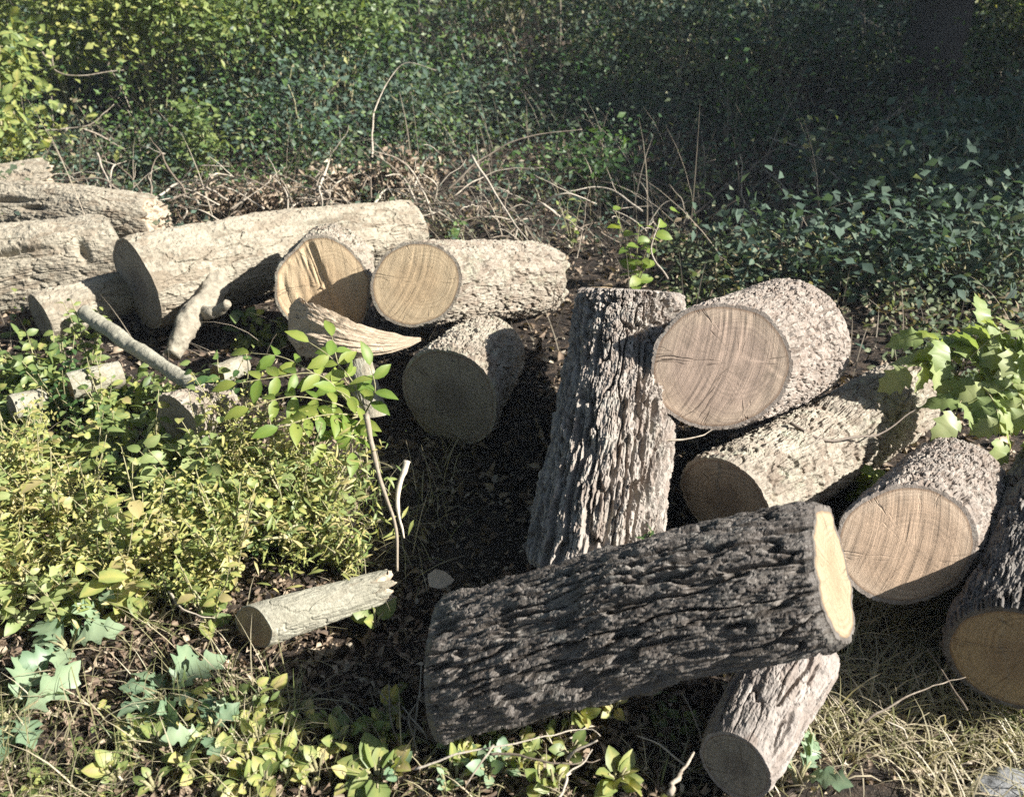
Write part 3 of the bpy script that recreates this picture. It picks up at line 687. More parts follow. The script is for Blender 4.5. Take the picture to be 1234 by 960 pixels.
def put_leaves(mb, tpl, P, dirv, nrm, ln, tone, wid=1.0):
    tv, tf = tpl
    P = np.asarray(P, float); N = len(P)
    if N == 0: return
    y = unit(dirv); x = unit(np.cross(y, nrm)); z = np.cross(x, y)
    ln = np.broadcast_to(np.asarray(ln, float), (N,))
    wid = np.broadcast_to(np.asarray(wid, float), (N,))
    k = len(tv)
    V = P[:, None] + ln[:, None, None] * (tv[None, :, 0:1] * x[:, None] * wid[:, None, None] + tv[None, :, 1:2] * y[:, None] + tv[None, :, 2:3] * z[:, None])
    F = (tf[None] + (np.arange(N) * k)[:, None, None]).reshape(-1, tf.shape[1])
    mb.add(V.reshape(-1, 3), [F], (np.broadcast_to(np.asarray(tone, float), (N,))[:, None] + np.where((np.abs(tv[:, 0]) < 1e-6) & (len(tv) > 6), .24, -.05)[None]).ravel())

def rdir(n, up=0.0):
    v = rng.normal(size=(n, 3)); v[:, 2] = v[:, 2] * .6 + up
    return unit(v)
def rnrm(n, up=1.2):
    v = rng.normal(size=(n, 3)) * .7; v[:, 2] += up; v[:, 0] += .5 * up; v[:, 1] -= .25 * up     # leaves turn to the light
    return unit(v)

def blades(mb, base, ln, lean, w, tone, k=4, droop=1.0):
    N = len(base)
    a = rng.uniform(0, 2 * PI, N); d = np.stack([np.cos(a), np.sin(a), np.zeros(N)], -1)
    sd = np.stack([-np.sin(a), np.cos(a), np.zeros(N)], -1)
    t = np.linspace(0, 1, k)
    th = lean[:, None] + droop * t[None] ** 1.3 * rng.uniform(.4, 1.3, N)[:, None]
    st = (ln / (k - 1))[:, None]
    h = np.cumsum(np.cos(th) * st, 1) - np.cos(th[:, :1]) * st; r = np.cumsum(np.sin(th) * st, 1) - np.sin(th[:, :1]) * st
    c = base[:, None] + r[..., None] * d[:, None] + h[..., None] * np.array([0, 0, 1.])
    ww = w[:, None] * (1 - t[None] ** 2 * .92)
    V = np.stack([c - ww[..., None] * sd[:, None], c + ww[..., None] * sd[:, None]], 2)   # N,k,2,3
    idx = (np.arange(N) * 2 * k)[:, None] + np.arange(k - 1)[None] * 2
    F = np.stack([idx, idx + 1, idx + 3, idx + 2], -1).reshape(-1, 4)
    mb.add(V.reshape(-1, 3), [F], np.repeat(tone, 2 * k))

# ---- generic bush : stems + leaf clumps
def bush(name, label, base, h, rad, nleaf, ls, mat, tpl=T_SIMPLE, cat='shrub', group=None, nclump=None, tone=(.25, .75), clump_r=.16, low=.15, stem_r=.008, lean=(0, 0), spread=1.0):
    base = np.asarray(base, float)
    root = thing(name, label, cat, base, group)
    nc = nclump or max(6, int(nleaf / 45))
    u = rng.normal(size=(nc, 3)); u = unit(u) * (rng.uniform(.15, 1, nc) ** .5)[:, None]
    cz = low * h + (u[:, 2] * .5 + .5) * h * (1 - low)
    hs = 1 - .45 * np.abs((cz / h) - .45)
    C = base + np.stack([u[:, 0] * rad * hs + lean[0] * cz, u[:, 1] * rad * hs + lean[1] * cz, cz], -1)
    ms = MB()
    for k in range(min(nc, 26)):
        s = base + np.array([rng.uniform(-.15, .15) * rad, rng.uniform(-.15, .15) * rad, -.02])
        mid = (s + C[k]) / 2 + [0, 0, .12 * h] + rng.uniform(-.05, .05, 3) * rad
        tube(ms, smooth_path([s, mid, C[k]], 8, .01, k), np.linspace(stem_r, stem_r * .3, 8), 5, rng.uniform(.2, .8))
    ms.build('stem', M['stem'], root)
    ci = rng.integers(0, nc, nleaf)
    cs = rng.uniform(.5, 1.3, nc)
    P = C[ci] + rng.normal(size=(nleaf, 3)) * clump_r * cs[ci][:, None] * np.array([1, 1, .7])
    P[:, 2] = np.maximum(P[:, 2], base[2] + .01)
    ct = rng.uniform(tone[0], tone[1], nc)
    tn = np.clip(ct[ci] + rng.normal(size=nleaf) * .1, 0, 1)
    mb = MB(); put_leaves(mb, tpl, P, rdir(nleaf, -.15), rnrm(nleaf), ls * rng.uniform(.55, 1.3, nleaf), tn, rng.uniform(.8, 1.3, nleaf))
    mb.build('foliage', M[mat], root)
    return root

# ---- upright weed : stems with leaves along them
def weed(name, label, base, h, nst, nl, ls, mat, tpl=T_OVAL, group=None, cat='weed', spread=.35, tone=(.3, .8), tip=0, r=.0035):
    base = np.asarray(base, float)
    root = thing(name, label, cat, base, group)
    ms, ml = MB(), MB()
    for s in range(nst):
        a = rng.uniform(0, 2 * PI); hh = h * rng.uniform(.65, 1.1)
        top = base + np.array([math.cos(a) * spread * hh, math.sin(a) * spread * hh, hh])
        mid = base + (top - base) * .5 + np.array([0, 0, .08 * hh])
        path = smooth_path([base + rng.uniform(-.01, .01, 3), mid, top], 14, .008, int(a * 50))
        tube(ms, path, np.linspace(r, r * .4, 14), 5)
        t = np.linspace(.2, 1, nl); idx = np.clip((t * 13).astype(int), 0, 13)
        P = path[idx]; az = np.arange(nl) * 2.4 + rng.uniform(0, 6)
        dv = np.stack([np.cos(az), np.sin(az), rng.uniform(-.15, .5, nl)], -1)
        put_leaves(ml, tpl, P, dv, rnrm(nl, 1.6), ls * rng.uniform(.6, 1.15, nl) * (1.15 - .45 * t), np.clip(rng.uniform(*tone) + rng.normal(size=nl) * .12, 0, 1))
        if tip:
            P = path[-1] + rng.normal(size=(tip, 3)) * .02 * np.array([1, 1, 1.4])
            put_leaves(ml, T_SIMPLE, P, rdir(tip, .6), rnrm(tip), ls * .35, rng.uniform(.85, 1, tip))
    ms.build('stem', M['stem'], root); ml.build('foliage', M[mat], root)
    return root

# ---- rosette of big lobed leaves
def rosette(label, base, n, ls, mat='leaf_blue', tpl=T_LOBED, name='thistle', group=None, el=(.2, .8), tone=(.3, .9), a0=None):
    base = np.asarray(base, float); root = thing(name, label, 'weed', base, group)
    m, ms = MB(), MB()
    for k in range(n):
        a = (a0 if a0 is not None else rng.uniform(0, 6)) + k * 2.4 + rng.uniform(-.3, .3); e = rng.uniform(*el)
        d = np.array([math.cos(a) * math.cos(e), math.sin(a) * math.cos(e), math.sin(e)])
        P = base + d * .02 + [0, 0, .03]
        put_leaves(m, tpl, P[None], d[None], unit(np.array([[.3, -.25, .9]]) + .45 * rng.normal(size=(1, 3))), ls * rng.uniform(.6, 1.1), rng.uniform(*tone), 1.1)
        tube(ms, [base, P, P + d * ls * .3], [.005, .004, .002], 5)
    ms.build('stem', M['stem'], root); m.build('foliage', M[mat], root)
    return root

# ---- pinnate leaf seedling (ash / walnut like)
def pinnate(label, base, fronds, ls, mat='leaf_ash', name='ash_seedling', group=None, cat='seedling', stem=None, tpl=None):
    base = np.asarray(base, float); root = thing(name, label, cat, base, group)
    m, ms = MB(), MB()
    if stem is not None: tube(ms, smooth_path(stem, 16, .004, 5), np.linspace(.006, .003, 16), 6)
    for pts, npair in fronds:
        path = smooth_path(pts, 24)
        tube(ms, path, np.linspace(.003, .0012, 24), 5)
        for q in range(npair + 1):
            t = .28 + .72 * q / npair; k = min(23, int(t * 23)); p = path[k]
            tan = unit(path[min(23, k + 1)] - path[max(0, k - 1)])
            side = unit(np.cross(tan, [0, -.35, 1.0]))
            if q == npair:
                put_leaves(m, tpl or T_ASH, p[None], tan[None], np.array([[.45, -.4, .8]]), ls * 1.05, rng.uniform(.3, .9), 1.15)
            else:
                for s in (-1, 1):
                    dv = unit(side * s + tan * .45 + np.array([0, 0, rng.uniform(-.35, .1)]))
                    put_leaves(m, tpl or T_ASH, p[None], dv[None], unit(np.array([[.45, -.45, .8]]) + .3 * rng.normal(size=(1, 3))), ls * rng.uniform(.8, 1.1), rng.uniform(.2, .9), 1.15)
    ms.build('stem', M['stem'], root); m.build('foliage', M[mat], root)
    return root

# ------------------------------------------------------------------ hero plants
pinnate('bright yellow-green pinnate seedling with spread leaflets in front of the split log', G(440, 600), [
    ([D(436, 500, 2.85), D(400, 485, 2.80), D(350, 478, 2.74), D(300, 492, 2.7)], 4),
    ([D(440, 498, 2.85), D(425, 460, 2.86), D(398, 430, 2.84), D(372, 412, 2.82)], 3),
    ([D(436, 500, 2.85), D(412, 510, 2.78), D(392, 535, 2.7)], 3),
    ([D(430, 495, 2.85), D(395, 462, 2.9), D(345, 432, 2.92), D(300, 425, 2.95)], 4),
    ([D(440, 500, 2.85), D(420, 478, 2.75), D(405, 470, 2.7)], 2),
    ([D(436, 500, 2.85), D(390, 500, 2.72), D(335, 515, 2.62)], 5),
    ([D(440, 498, 2.85), D(452, 470, 2.82), D(446, 440, 2.8)], 3),
    ([D(430, 495, 2.85), D(385, 452, 2.82), D(330, 455, 2.78), D(285, 462, 2.76)], 5),
    ([D(440, 500, 2.85), D(425, 520, 2.72), D(425, 545, 2.66)], 3),
    ([D(436, 490, 2.85), D(410, 445, 2.9), D(400, 405, 2.95)], 4)], .074, stem=[G(440, 600), D(442, 560, 2.8), D(438, 500, 2.85)])
pinnate('big sunlit sapling with ragged drooping leaves at the right edge above the logs', G(1215, 520), [
    ([D(1152, 452, 2.95), D(1170, 430, 2.9), D(1200, 405, 2.9), D(1238, 392, 2.9)], 5),
    ([D(1152, 452, 2.95), D(1180, 462, 2.85), D(1200, 490, 2.8), D(1205, 530, 2.75)], 5),
    ([D(1152, 452, 2.95), D(1135, 432, 2.95), D(1118, 436, 2.9), D(1096, 448, 2.9)], 4),
    ([D(1152, 452, 2.95), D(1140, 420, 2.95), D(1130, 410, 2.9), D(1112, 408, 2.9)], 3),
    ([D(1165, 440, 2.95), D(1205, 440, 2.9), D(1255, 455, 2.9)], 5),
    ([D(1160, 445, 2.95), D(1175, 415, 3.0), D(1182, 390, 3.0)], 4),
    ([D(1180, 455, 2.95), D(1160, 480, 2.85), D(1150, 500, 2.8)], 3),
    ([D(1200, 440, 2.95), D(1225, 470, 2.85), D(1240, 515, 2.8)], 5),
    ([D(1200, 430, 2.95), D(1225, 425, 2.85), D(1260, 425, 2.8)], 5)], .098, mat='leaf_pale', name='sapling', tpl=T_RAG, cat='sapling',
    stem=[G(1215, 520), D(1195, 490, 3.0), D(1152, 452, 2.95)])
weed('weed', 'bright broad leaved weed growing behind the ridged middle log', G(765, 355), .42, 4, 9, .085, 'leaf_ash', T_BROAD, spread=.3)
weed('weed', 'thin yellowish weed sprouting in the dark clearing behind the pile', G(690, 300), .34, 3, 6, .06, 'leaf_yellow', T_OVAL)
weed('weed', 'small round leaved sprout between the long log end and the ragged log', G(542, 300), .2, 3, 8, .055, 'leaf_green', T_BROAD)
weed('weed', 'small sunlit weed at the edge of the lit forest floor', G(826, 262), .2, 3, 7, .07, 'leaf_yellow', T_OVAL)
weed('weed', 'low leafy weed against the rear of the cracked brown log', G(880, 372), .3, 4, 9, .075, 'leaf_teal', T_OVAL)
weed('weed', 'green weed growing over the weathered log at left', G(112, 455), .32, 6, 12, .05, 'leaf_yellow', T_OVAL, tone=(.2, .6))
weed('weed', 'leafy weed in front of the slim shaded log end', G(60, 480), .28, 6, 10, .07, 'leaf_yellow', T_BROAD, tone=(.2, .6))
weed('weed', 'dark green weed below the end of the leaning pole', G(275, 520), .26, 5, 10, .06, 'leaf_green', T_BROAD)
weed('weed', 'small leaf tuft growing between the rough log and the reddish sawn face', G(1035, 600), .12, 4, 5, .075, 'leaf_ash', T_BROAD)
weed('weed', 'tiny sprig on top of the big dark log', D(775, 660, 2.0), .04, 3, 5, .03, 'leaf_green', T_OVAL)
rosette('large blue-green lobed thistle beside the long shadow of the small pale log', G(205, 850), 11, .125, a0=.3)
rosette('wide blue-green lobed plant cut by the left edge near the front grass', G(20, 872), 9, .15, a0=.9)
rosette('pale lobed plant between the yellow weeds at left', G(85, 790), 9, .115, a0=2.1)
rosette('small lobed plant among litter at the bottom left of the pale log', G(255, 895), 8, .085)
rosette('grey-green lobed plant in front of the grass at the bottom edge', G(960, 948), 6, .09, el=(.4, 1.1))
rosette('lobed plant standing taller among weeds left of the thistle', G(125, 745), 9, .085, el=(.5, 1.2))
rosette('yellow-green seedling with a few broad leaves under the middle of the dark log', G(695, 868), 10, .045, 'leaf_yellow', T_BROAD, 'seedling', tone=(.6, .95), el=(.3, 1))
rosette('second yellow seedling just right of the one beneath the dark log', G(738, 862), 7, .038, 'leaf_yellow', T_BROAD, 'seedling', tone=(.6, .95), el=(.3, 1))
rosette('lime seedling rosette at the bottom edge beside the forked twig', G(742, 950), 14, .055, 'leaf_yellow', T_BROAD, 'seedling', tone=(.5, .85), el=(.2, 1))
rosette('small leafy sprout under the broken end of the pale log', G(452, 760), 6, .06, 'leaf_yellow', T_BROAD, 'seedling', tone=(.4, .8), el=(.3, 1.1))
rosette('dull yellow seedling at the left foot of the dark log', G(560, 900), 6, .06, 'leaf_yellow', T_BROAD, 'seedling', tone=(.6, .95))
rosette('yellow seedling in the shade edge right of the litter patch', G(462, 868), 5, .055, 'leaf_yellow', T_BROAD, 'seedling', tone=(.6, .95))
rosette('low bright seedling patch at the bottom centre left', G(455, 945), 10, .07, 'leaf_yellow', T_BROAD, 'seedling', tone=(.35, .7))
for k in range(64):
    px = rng.uniform(120, 470); py = rng.uniform(860, 958)
    if k % 3 == 0: px = rng.uniform(470, 700); py = rng.uniform(905, 958)
    rosette('little yellow-green seedling in the litter along the bottom of the picture', G(px, py), rng.integers(4, 8), rng.uniform(.022, .045), 'leaf_yellow' if k % 9 else 'leaf_blue', T_BROAD, 'seedling',
            'small seedlings along the bottom edge', tone=(.3, .9), el=(.2, 1.1))
for k in range(22):
    px = rng.uniform(-20, 270); py = rng.uniform(455, 575)
    if 165 < px: px -= 120
    weed('weed', 'small green weed in the clutter of leaves in front of the left logs', G(px, py), rng.uniform(.12, .3), 4, 9, rng.uniform(.035, .06), 'leaf_yellow' if k % 3 else 'leaf_green',
         T_OVAL if k % 2 else T_BROAD, 'small weeds before the left logs', tone=(.2, .8))
# goldenrod-like weeds on the left slope
for k in range(64):
    px = rng.uniform(-40, 440); py = rng.uniform(560, 745)
    if px > 300 and py > 700: py -= 70
    if 60 < px < 190 and py < 610: px += 200
    if 150 < px < 270 and py < 660: py += 70
    weed('goldenrod', 'yellow-green bushy weed in the sunlit patch below the left logs', G(px, py), rng.uniform(.10, .36), 5, 14, rng.uniform(.030, .05), 'leaf_yellow', T_LANCE if k % 3 else T_OVAL,
         'yellow weeds in the sunlit patch', tone=(.35, .95), tip=7)
for k in range(40):
    px = rng.uniform(-20, 430); py = rng.uniform(590, 770)
    if px > 280 and py > 700: py -= 80
    weed('weed', 'loose broad leaved weed rising among the yellow weeds', G(px, py), rng.uniform(.14, .34), 3, 7, rng.uniform(.04, .075), 'leaf_pale' if k % 2 else 'leaf_yellow', T_BROAD,
         'broad leaved weeds among the yellow weeds', tone=(.3, .9), r=.003)
# mound of weeds right below the pinnate seedling
bush('weed_mound', 'tall mound of yellow weeds left of the thin upright stick', G(375, 660), .34, .28, 1000, .036, 'leaf_yellow', T_LANCE, 'weed', tone=(.25, .95), clump_r=.045, nclump=60)
bush('weed_mound', 'leafy yellow weed mound in the middle of the sunlit patch', G(265, 660), .2, .24, 800, .028, 'leaf_yellow', T_OVAL, 'weed', tone=(.15, .9), clump_r=.05, nclump=34)
bush('weed_mound', 'yellow flowering weed clump at the left edge of the picture', G(20, 640), .3, .2, 1100, .035, 'leaf_yellow', T_LANCE, 'weed', tone=(.4, 1.), clump_r=.05, nclump=34)
bush('weed_mound', 'pale weed clump beside the left edge above the thistles', G(60, 720), .2, .22, 900, .035, 'leaf_yellow', T_LANCE, 'weed', tone=(.4, .95), clump_r=.05, nclump=28)

for lb, px, py, hh, rr in [('heap of brown withered leaves in the brush behind the split log', 335, 262, .22, .28), ('withered brown leaf heap in the brush left of the heap behind the split log', 270, 262, .14, .2),
                      ('dry yellowish leaf clump hanging in the brush behind the round faced log', 492, 250, .32, .16), ('withered leaf clump in the brush behind the long smooth log end', 430, 255, .25, .25)]:
    bush('brush_heap', lb, G(px, py), hh, rr, 800, .032, 'litter', T_CURL, 'brush', tone=(.2, .8), clump_r=.07, nclump=16)
# ------------------------------------------------------------------ background shrubs
bush('shrub', 'bright sunlit shrub at the left edge above the pale logs', G(5, 225), 1.0, .42, 1500, .075, 'leaf_yellow', T_OVAL, tone=(.35, .75), clump_r=.12)
bush('shrub', 'sunlit leafy bush at top left, first from the left edge', G(75, 150), 1.6, .8, 4600, .065, 'leaf_yellow', tone=(.4, .85), low=.2)
bush('shrub', 'tall sunlit bush in the top left with pale leaf tips', G(190, 150), 1.7, .9, 6200, .06, 'leaf_yellow', tone=(.35, .85), low=.25)
bush('shrub', 'rounded green bush right of the sunlit bushes at top left', G(300, 145), 1.5, .85, 5600, .058, 'leaf_yellow', tone=(.25, .8), low=.3)
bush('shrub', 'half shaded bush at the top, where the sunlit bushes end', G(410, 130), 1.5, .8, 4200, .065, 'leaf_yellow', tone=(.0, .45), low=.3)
bush('shrub', 'loose yellowish bush at the top middle', G(610, 70), 1.7, 1.1, 3600, .085, 'leaf_yellow', tone=(.2, .75), low=.3)
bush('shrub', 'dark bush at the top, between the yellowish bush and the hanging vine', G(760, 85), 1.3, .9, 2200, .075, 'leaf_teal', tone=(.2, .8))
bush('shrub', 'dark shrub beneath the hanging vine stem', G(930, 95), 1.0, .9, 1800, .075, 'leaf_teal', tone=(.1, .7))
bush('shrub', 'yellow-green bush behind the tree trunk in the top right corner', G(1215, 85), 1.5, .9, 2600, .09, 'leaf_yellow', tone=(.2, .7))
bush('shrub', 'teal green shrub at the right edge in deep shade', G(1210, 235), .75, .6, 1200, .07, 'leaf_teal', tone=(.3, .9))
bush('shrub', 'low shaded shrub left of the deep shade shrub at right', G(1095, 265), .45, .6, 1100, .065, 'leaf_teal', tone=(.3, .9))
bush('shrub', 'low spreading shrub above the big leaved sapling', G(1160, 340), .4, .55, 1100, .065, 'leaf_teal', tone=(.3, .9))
bush('shrub', 'small shaded shrub behind the cracked brown log', G(985, 330), .3, .5, 800, .06, 'leaf_teal', tone=(.2, .8))
bush('shrub', 'small pale leaved shrub standing alone behind the brush', G(245, 212), .5, .22, 520, .055, 'leaf_yellow', tone=(.3, .6), clump_r=.08)
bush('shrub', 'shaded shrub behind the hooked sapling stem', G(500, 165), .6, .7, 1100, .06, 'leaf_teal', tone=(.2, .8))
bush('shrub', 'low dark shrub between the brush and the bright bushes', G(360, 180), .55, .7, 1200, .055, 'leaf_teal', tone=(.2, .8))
bush('shrub', 'leafy low shrub beside the lit forest floor', G(715, 225), .3, .35, 420, .055, 'leaf_green', tone=(.3, .9))

# ------------------------------------------------------------------ trees
def tree(label, base, h, r0, crown_lo, crown_r, nleaf, ls, mat, lean=(0, 0), visible=True, shape=1.0):
    base = np.asarray(base, float); root = thing('tree', label, 'tree', base)
    top = base + np.array([lean[0] * h, lean[1] * h, h])
    n = 200; path = smooth_path([base - [0, 0, .1], base + (top - base) * .5 + rng.uniform(-.1, .1, 3), top], n, .03, int(abs(base[0]) * 10))
    tt = np.linspace(0, 1, n); rr = r0 * (1 - .75 * tt) * (1 + .5 * np.exp(-tt * h / .25))
    mt = MB(); tube(mt, path, rr, 48, rough=.12)
    C = []
    for k in range(22):
        t = rng.uniform(max(.05, crown_lo / h * .95), .98); s = path[int(t * (n - 1))]
        a = rng.uniform(0, 2 * PI); L = crown_r * rng.uniform(.55, 1.0) * (1 - .4 * abs(t - .5))
        e = s + np.array([math.cos(a) * L, math.sin(a) * L, rng.uniform(.0, .5) * L])
        e[2] = max(e[2], base[2] + crown_lo)
        tube(mt, smooth_path([s, (s + e) / 2 + [0, 0, .1], e], 8, .03, k), np.linspace(r0 * .3, .012, 8), 6)
        C += [e, (s + e) / 2, e * .75 + s * .25]
    C = np.array(C); nc = len(C)
    mt.build('trunk', M['trunk'], root)
    ci = rng.integers(0, nc, nleaf)
    P = C[ci] + rng.normal(size=(nleaf, 3)) * crown_r * .2
    P = P[P[:, 2] > base[2] + crown_lo * .6]; nl = len(P)
    tn = np.clip(rng.uniform(.2, .8, nc)[ci][:nl] + rng.normal(size=nl) * .1, 0, 1)
    mb = MB(); put_leaves(mb, T_SIMPLE, P, rdir(nl, -.2), rnrm(nl), ls * rng.uniform(.6, 1.3, nl), tn, 1.2)
    mb.build('crown', M[mat], root)
    return root
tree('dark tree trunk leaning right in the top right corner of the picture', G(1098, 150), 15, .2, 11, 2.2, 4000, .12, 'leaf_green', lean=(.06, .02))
tree('slim shaded tree standing far back in the woods beyond the dark bush', (-.6, 15.5, hgt(-.6, 15.5)), 8, .16, 1.5, 2.6, 6000, .14, 'leaf_teal')
tree('tall tree far back beyond the trunk in the top right corner', (5.5, 14.5, hgt(5.5, 14.5)), 8, .2, 1.2, 2.8, 6000, .14, 'leaf_teal')
tree('tree far back behind the sunlit bushes', (-6, 15, hgt(-6, 15)), 7, .2, 1.2, 2.8, 6000, .14, 'leaf_green')
SUN_AZ, SUN_EL = math.radians(-12), math.radians(33)
sd = np.array([math.cos(SUN_AZ), math.sin(SUN_AZ)]); sq = np.array([-sd[1], sd[0]])
for k, (q, t, h, cr) in enumerate([(6.0, 5.8, 4.4, 1.3), (7.7, 6.0, 4.6, 1.3), (10.7, 6.2, 4.8, 1.4), (12.6, 6.4, 5.0, 1.6), (6.9, 8.0, 5.3, 1.3), (8.2, 8.4, 5.5, 1.3), (11.4, 8.6, 5.5, 1.5)]):
    p = sq * q + sd * t
    tree(['bushy young tree nearest the log pile on the right, beyond the picture edge', 'bushy young tree second in the row right of the picture', 'bushy young tree third in the row right of the picture',
          'bushy young tree last in the row right of the picture', 'taller young tree behind the start of the right hand row', 'taller young tree behind the middle of the right hand row',
          'taller young tree behind the end of the right hand row'][k],
         (p[0], p[1], float(hgt(p[0], p[1]))), h, .09, .5, cr, 7000, .13, 'leaf_green')

for lb, x, y, h, lo, cr in [('unseen tall tree added on the left to block sky light', -4.6, 2.6, 10, 4.2, 4.2), ('unseen tall tree added behind the viewer on the left to block sky light', -3.6, -2.2, 10, 4.0, 4.0),
                        ('unseen tall tree added directly behind the viewer to block sky light', .8, -3.2, 10, 4.0, 4.0), ('unseen tall tree added far left of the sunlit bushes to block sky light', -8.6, 8.2, 11, 2.5, 3.4)]:
    tree(lb, (x, y, float(hgt(x, y))), h, .2, lo, cr, 11000, .24, 'leaf_teal')  # unseen trees, added with wide high crowns to keep sky light off the logs

# ------------------------------------------------------------------ stuff: undergrowth, ground cover, grass, litter
def zone(n, xlo, xhi, ylo, yhi, wedge=.75):
    y = rng.uniform(ylo, yhi, n * 2); x = rng.uniform(xlo, xhi, n * 2)
    k = np.abs(x) < wedge * y + 1.6
    x, y = x[k][:n], y[k][:n]
    return x, y

# shaded woodland undergrowth : clumped small plants
def undergrowth(nclump, per, ylo, yhi, hmax, ls, mat, tone, name):
    x, y = zone(nclump, -12, 12, ylo, yhi)
    nc = len(x); dens = fbm(np.stack([x * .8, y * .8, x * 0], -1), 3, 77)
    k = dens + rng.uniform(-.5, .5, nc) > -.2; k &= ~((x > -.5) & (x < 2.2) & (y < 6.6) & (rng.uniform(0, 1, nc) < .72)); x, y = x[k], y[k]; nc = len(x)
    hh = hmax * rng.uniform(.2, 1, nc) ** 1.5
    N = nc * per; ci = np.repeat(np.arange(nc), per)
    P = np.stack([x[ci] + rng.normal(size=N) * .12, y[ci] + rng.normal(size=N) * .12, np.zeros(N)], -1)
    P[:, 2] = hgt(P[:, 0], P[:, 1]) + hh[ci] * rng.uniform(.1, 1, N)
    tn = np.clip(rng.uniform(*tone, nc)[ci] + rng.normal(size=N) * .12, 0, 1)
    m = MB(); put_leaves(m, T_SIMPLE, P, rdir(N, 0), rnrm(N), ls * rng.uniform(.5, 1.3, N), tn, rng.uniform(.8, 1.4, N))
    o = m.build(name, M[mat]); o['kind'] = 'stuff'; o['label'] = 'low leafy undergrowth covering the woodland floor'; o['category'] = 'undergrowth'
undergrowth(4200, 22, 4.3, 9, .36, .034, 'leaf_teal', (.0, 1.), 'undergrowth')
undergrowth(900, 60, 5.4, 9.5, 1.0, .040, 'leaf_green', (.0, 1.), 'undergrowth')
undergrowth(500, 60, 4.8, 9, .75, .045, 'leaf_dull', (.0, 1.), 'undergrowth')
undergrowth(3000, 28, 8, 14, 1.3, .055, 'leaf_teal', (.0, .9), 'undergrowth')
undergrowth(1500, 40, 8, 15, 1.9, .065, 'leaf_dull', (.0, 1.), 'undergrowth')
undergrowth(2600, 28, 12, 20, 2.2, .10, 'leaf_green', (.0, .8), 'undergrowth')
undergrowth(1500, 26, 17, 28, 3.4, .15, 'leaf_teal', (.0, .6), 'undergrowth')
x_, y_ = rng.uniform(.75, 3.6, 700), rng.uniform(3.0, 4.7, 700)
k_ = (fbm(np.stack([x_ * 2, y_ * 2, x_ * 0], -1), 3, 55) > -.12) & ((x_ > 1.55) | (y_ > 3.75))
x_, y_ = x_[k_], y_[k_]; c_ = np.repeat(np.arange(len(x_)), 12); N_ = len(c_)
P_ = np.stack([x_[c_] + rng.normal(size=N_) * .06, y_[c_] + rng.normal(size=N_) * .06, np.zeros(N_)], -1)
P_[:, 2] = hgt(P_[:, 0], P_[:, 1]) + rng.uniform(.0, 1, N_) * (.22 * rng.uniform(.2, 1, len(x_)))[c_]
m = MB(); put_leaves(m, T_OVAL, P_, rdir(N_, 0), rnrm(N_), .038 * rng.uniform(.5, 1.3, N_), np.clip(rng.uniform(0, 1, len(x_))[c_] + rng.normal(size=N_) * .1, 0, 1), 1.1)
o = m.build('undergrowth', M['leaf_dull']); o['kind'] = 'stuff'; o['label'] = 'low scrub on the ground behind the right hand logs'; o['category'] = 'undergrowth'
# dry leaf litter
def litter(n, xlo, xhi, ylo, yhi, ls, name, lift=.012):
    x, y = zone(n, xlo, xhi, ylo, yhi); N = len(x)
    P = np.stack([x, y, hgt(x, y) + rng.uniform(.0, lift, N)], -1)
    m = MB(); put_leaves(m, T_CURL, P, rdir(N, 0), rnrm(N, 1.0), ls * rng.uniform(.4, 1.3, N), np.clip(rng.beta(1.6, 2.2, N), 0, 1), rng.uniform(.6, 1.2, N))
    o = m.build(name, M['litter']); o['kind'] = 'stuff'; o['label'] = 'brown dry leaves and debris lying on the soil'; o['category'] = 'leaf litter'
litter(9000, -2.6, 2.6, .9, 3.2, .030, 'leaf_litter')
litter(8000, -1.5, .5, 1.05, 2.0, .022, 'leaf_litter', .03)
litter(16000, -5, 5, 2.4, 7.0, .042, 'leaf_litter')
litter(9000, -9, 9, 6.5, 14.0, .075, 'leaf_litter')

def chips(n, xlo, xhi, ylo, yhi, ls):
    x = rng.uniform(xlo, xhi, n); y = rng.uniform(ylo, yhi, n); k = fbm(np.stack([x * 3, y * 3, x * 0], -1), 2, 61) > -.15; x, y = x[k], y[k]; N = len(x)
    P = np.stack([x, y, hgt(x, y) + rng.uniform(0, .01, N)], -1)
    m = MB(); put_leaves(m, T_LANCE, P, rdir(N, 0), rnrm(N, 1), ls * rng.uniform(.3, 1.4, N), rng.uniform(0, 1, N), rng.uniform(1., 3., N))
    o = m.build('bark_debris', M['dry_stem']); o['kind'] = 'stuff'; o['label'] = 'bark crumbs and wood chips around the logs'; o['category'] = 'debris'
chips(7000, -.9, 2.4, 1.2, 3.8, .018)
chips(3500, -2.8, .6, 3.0, 4.9, .03)
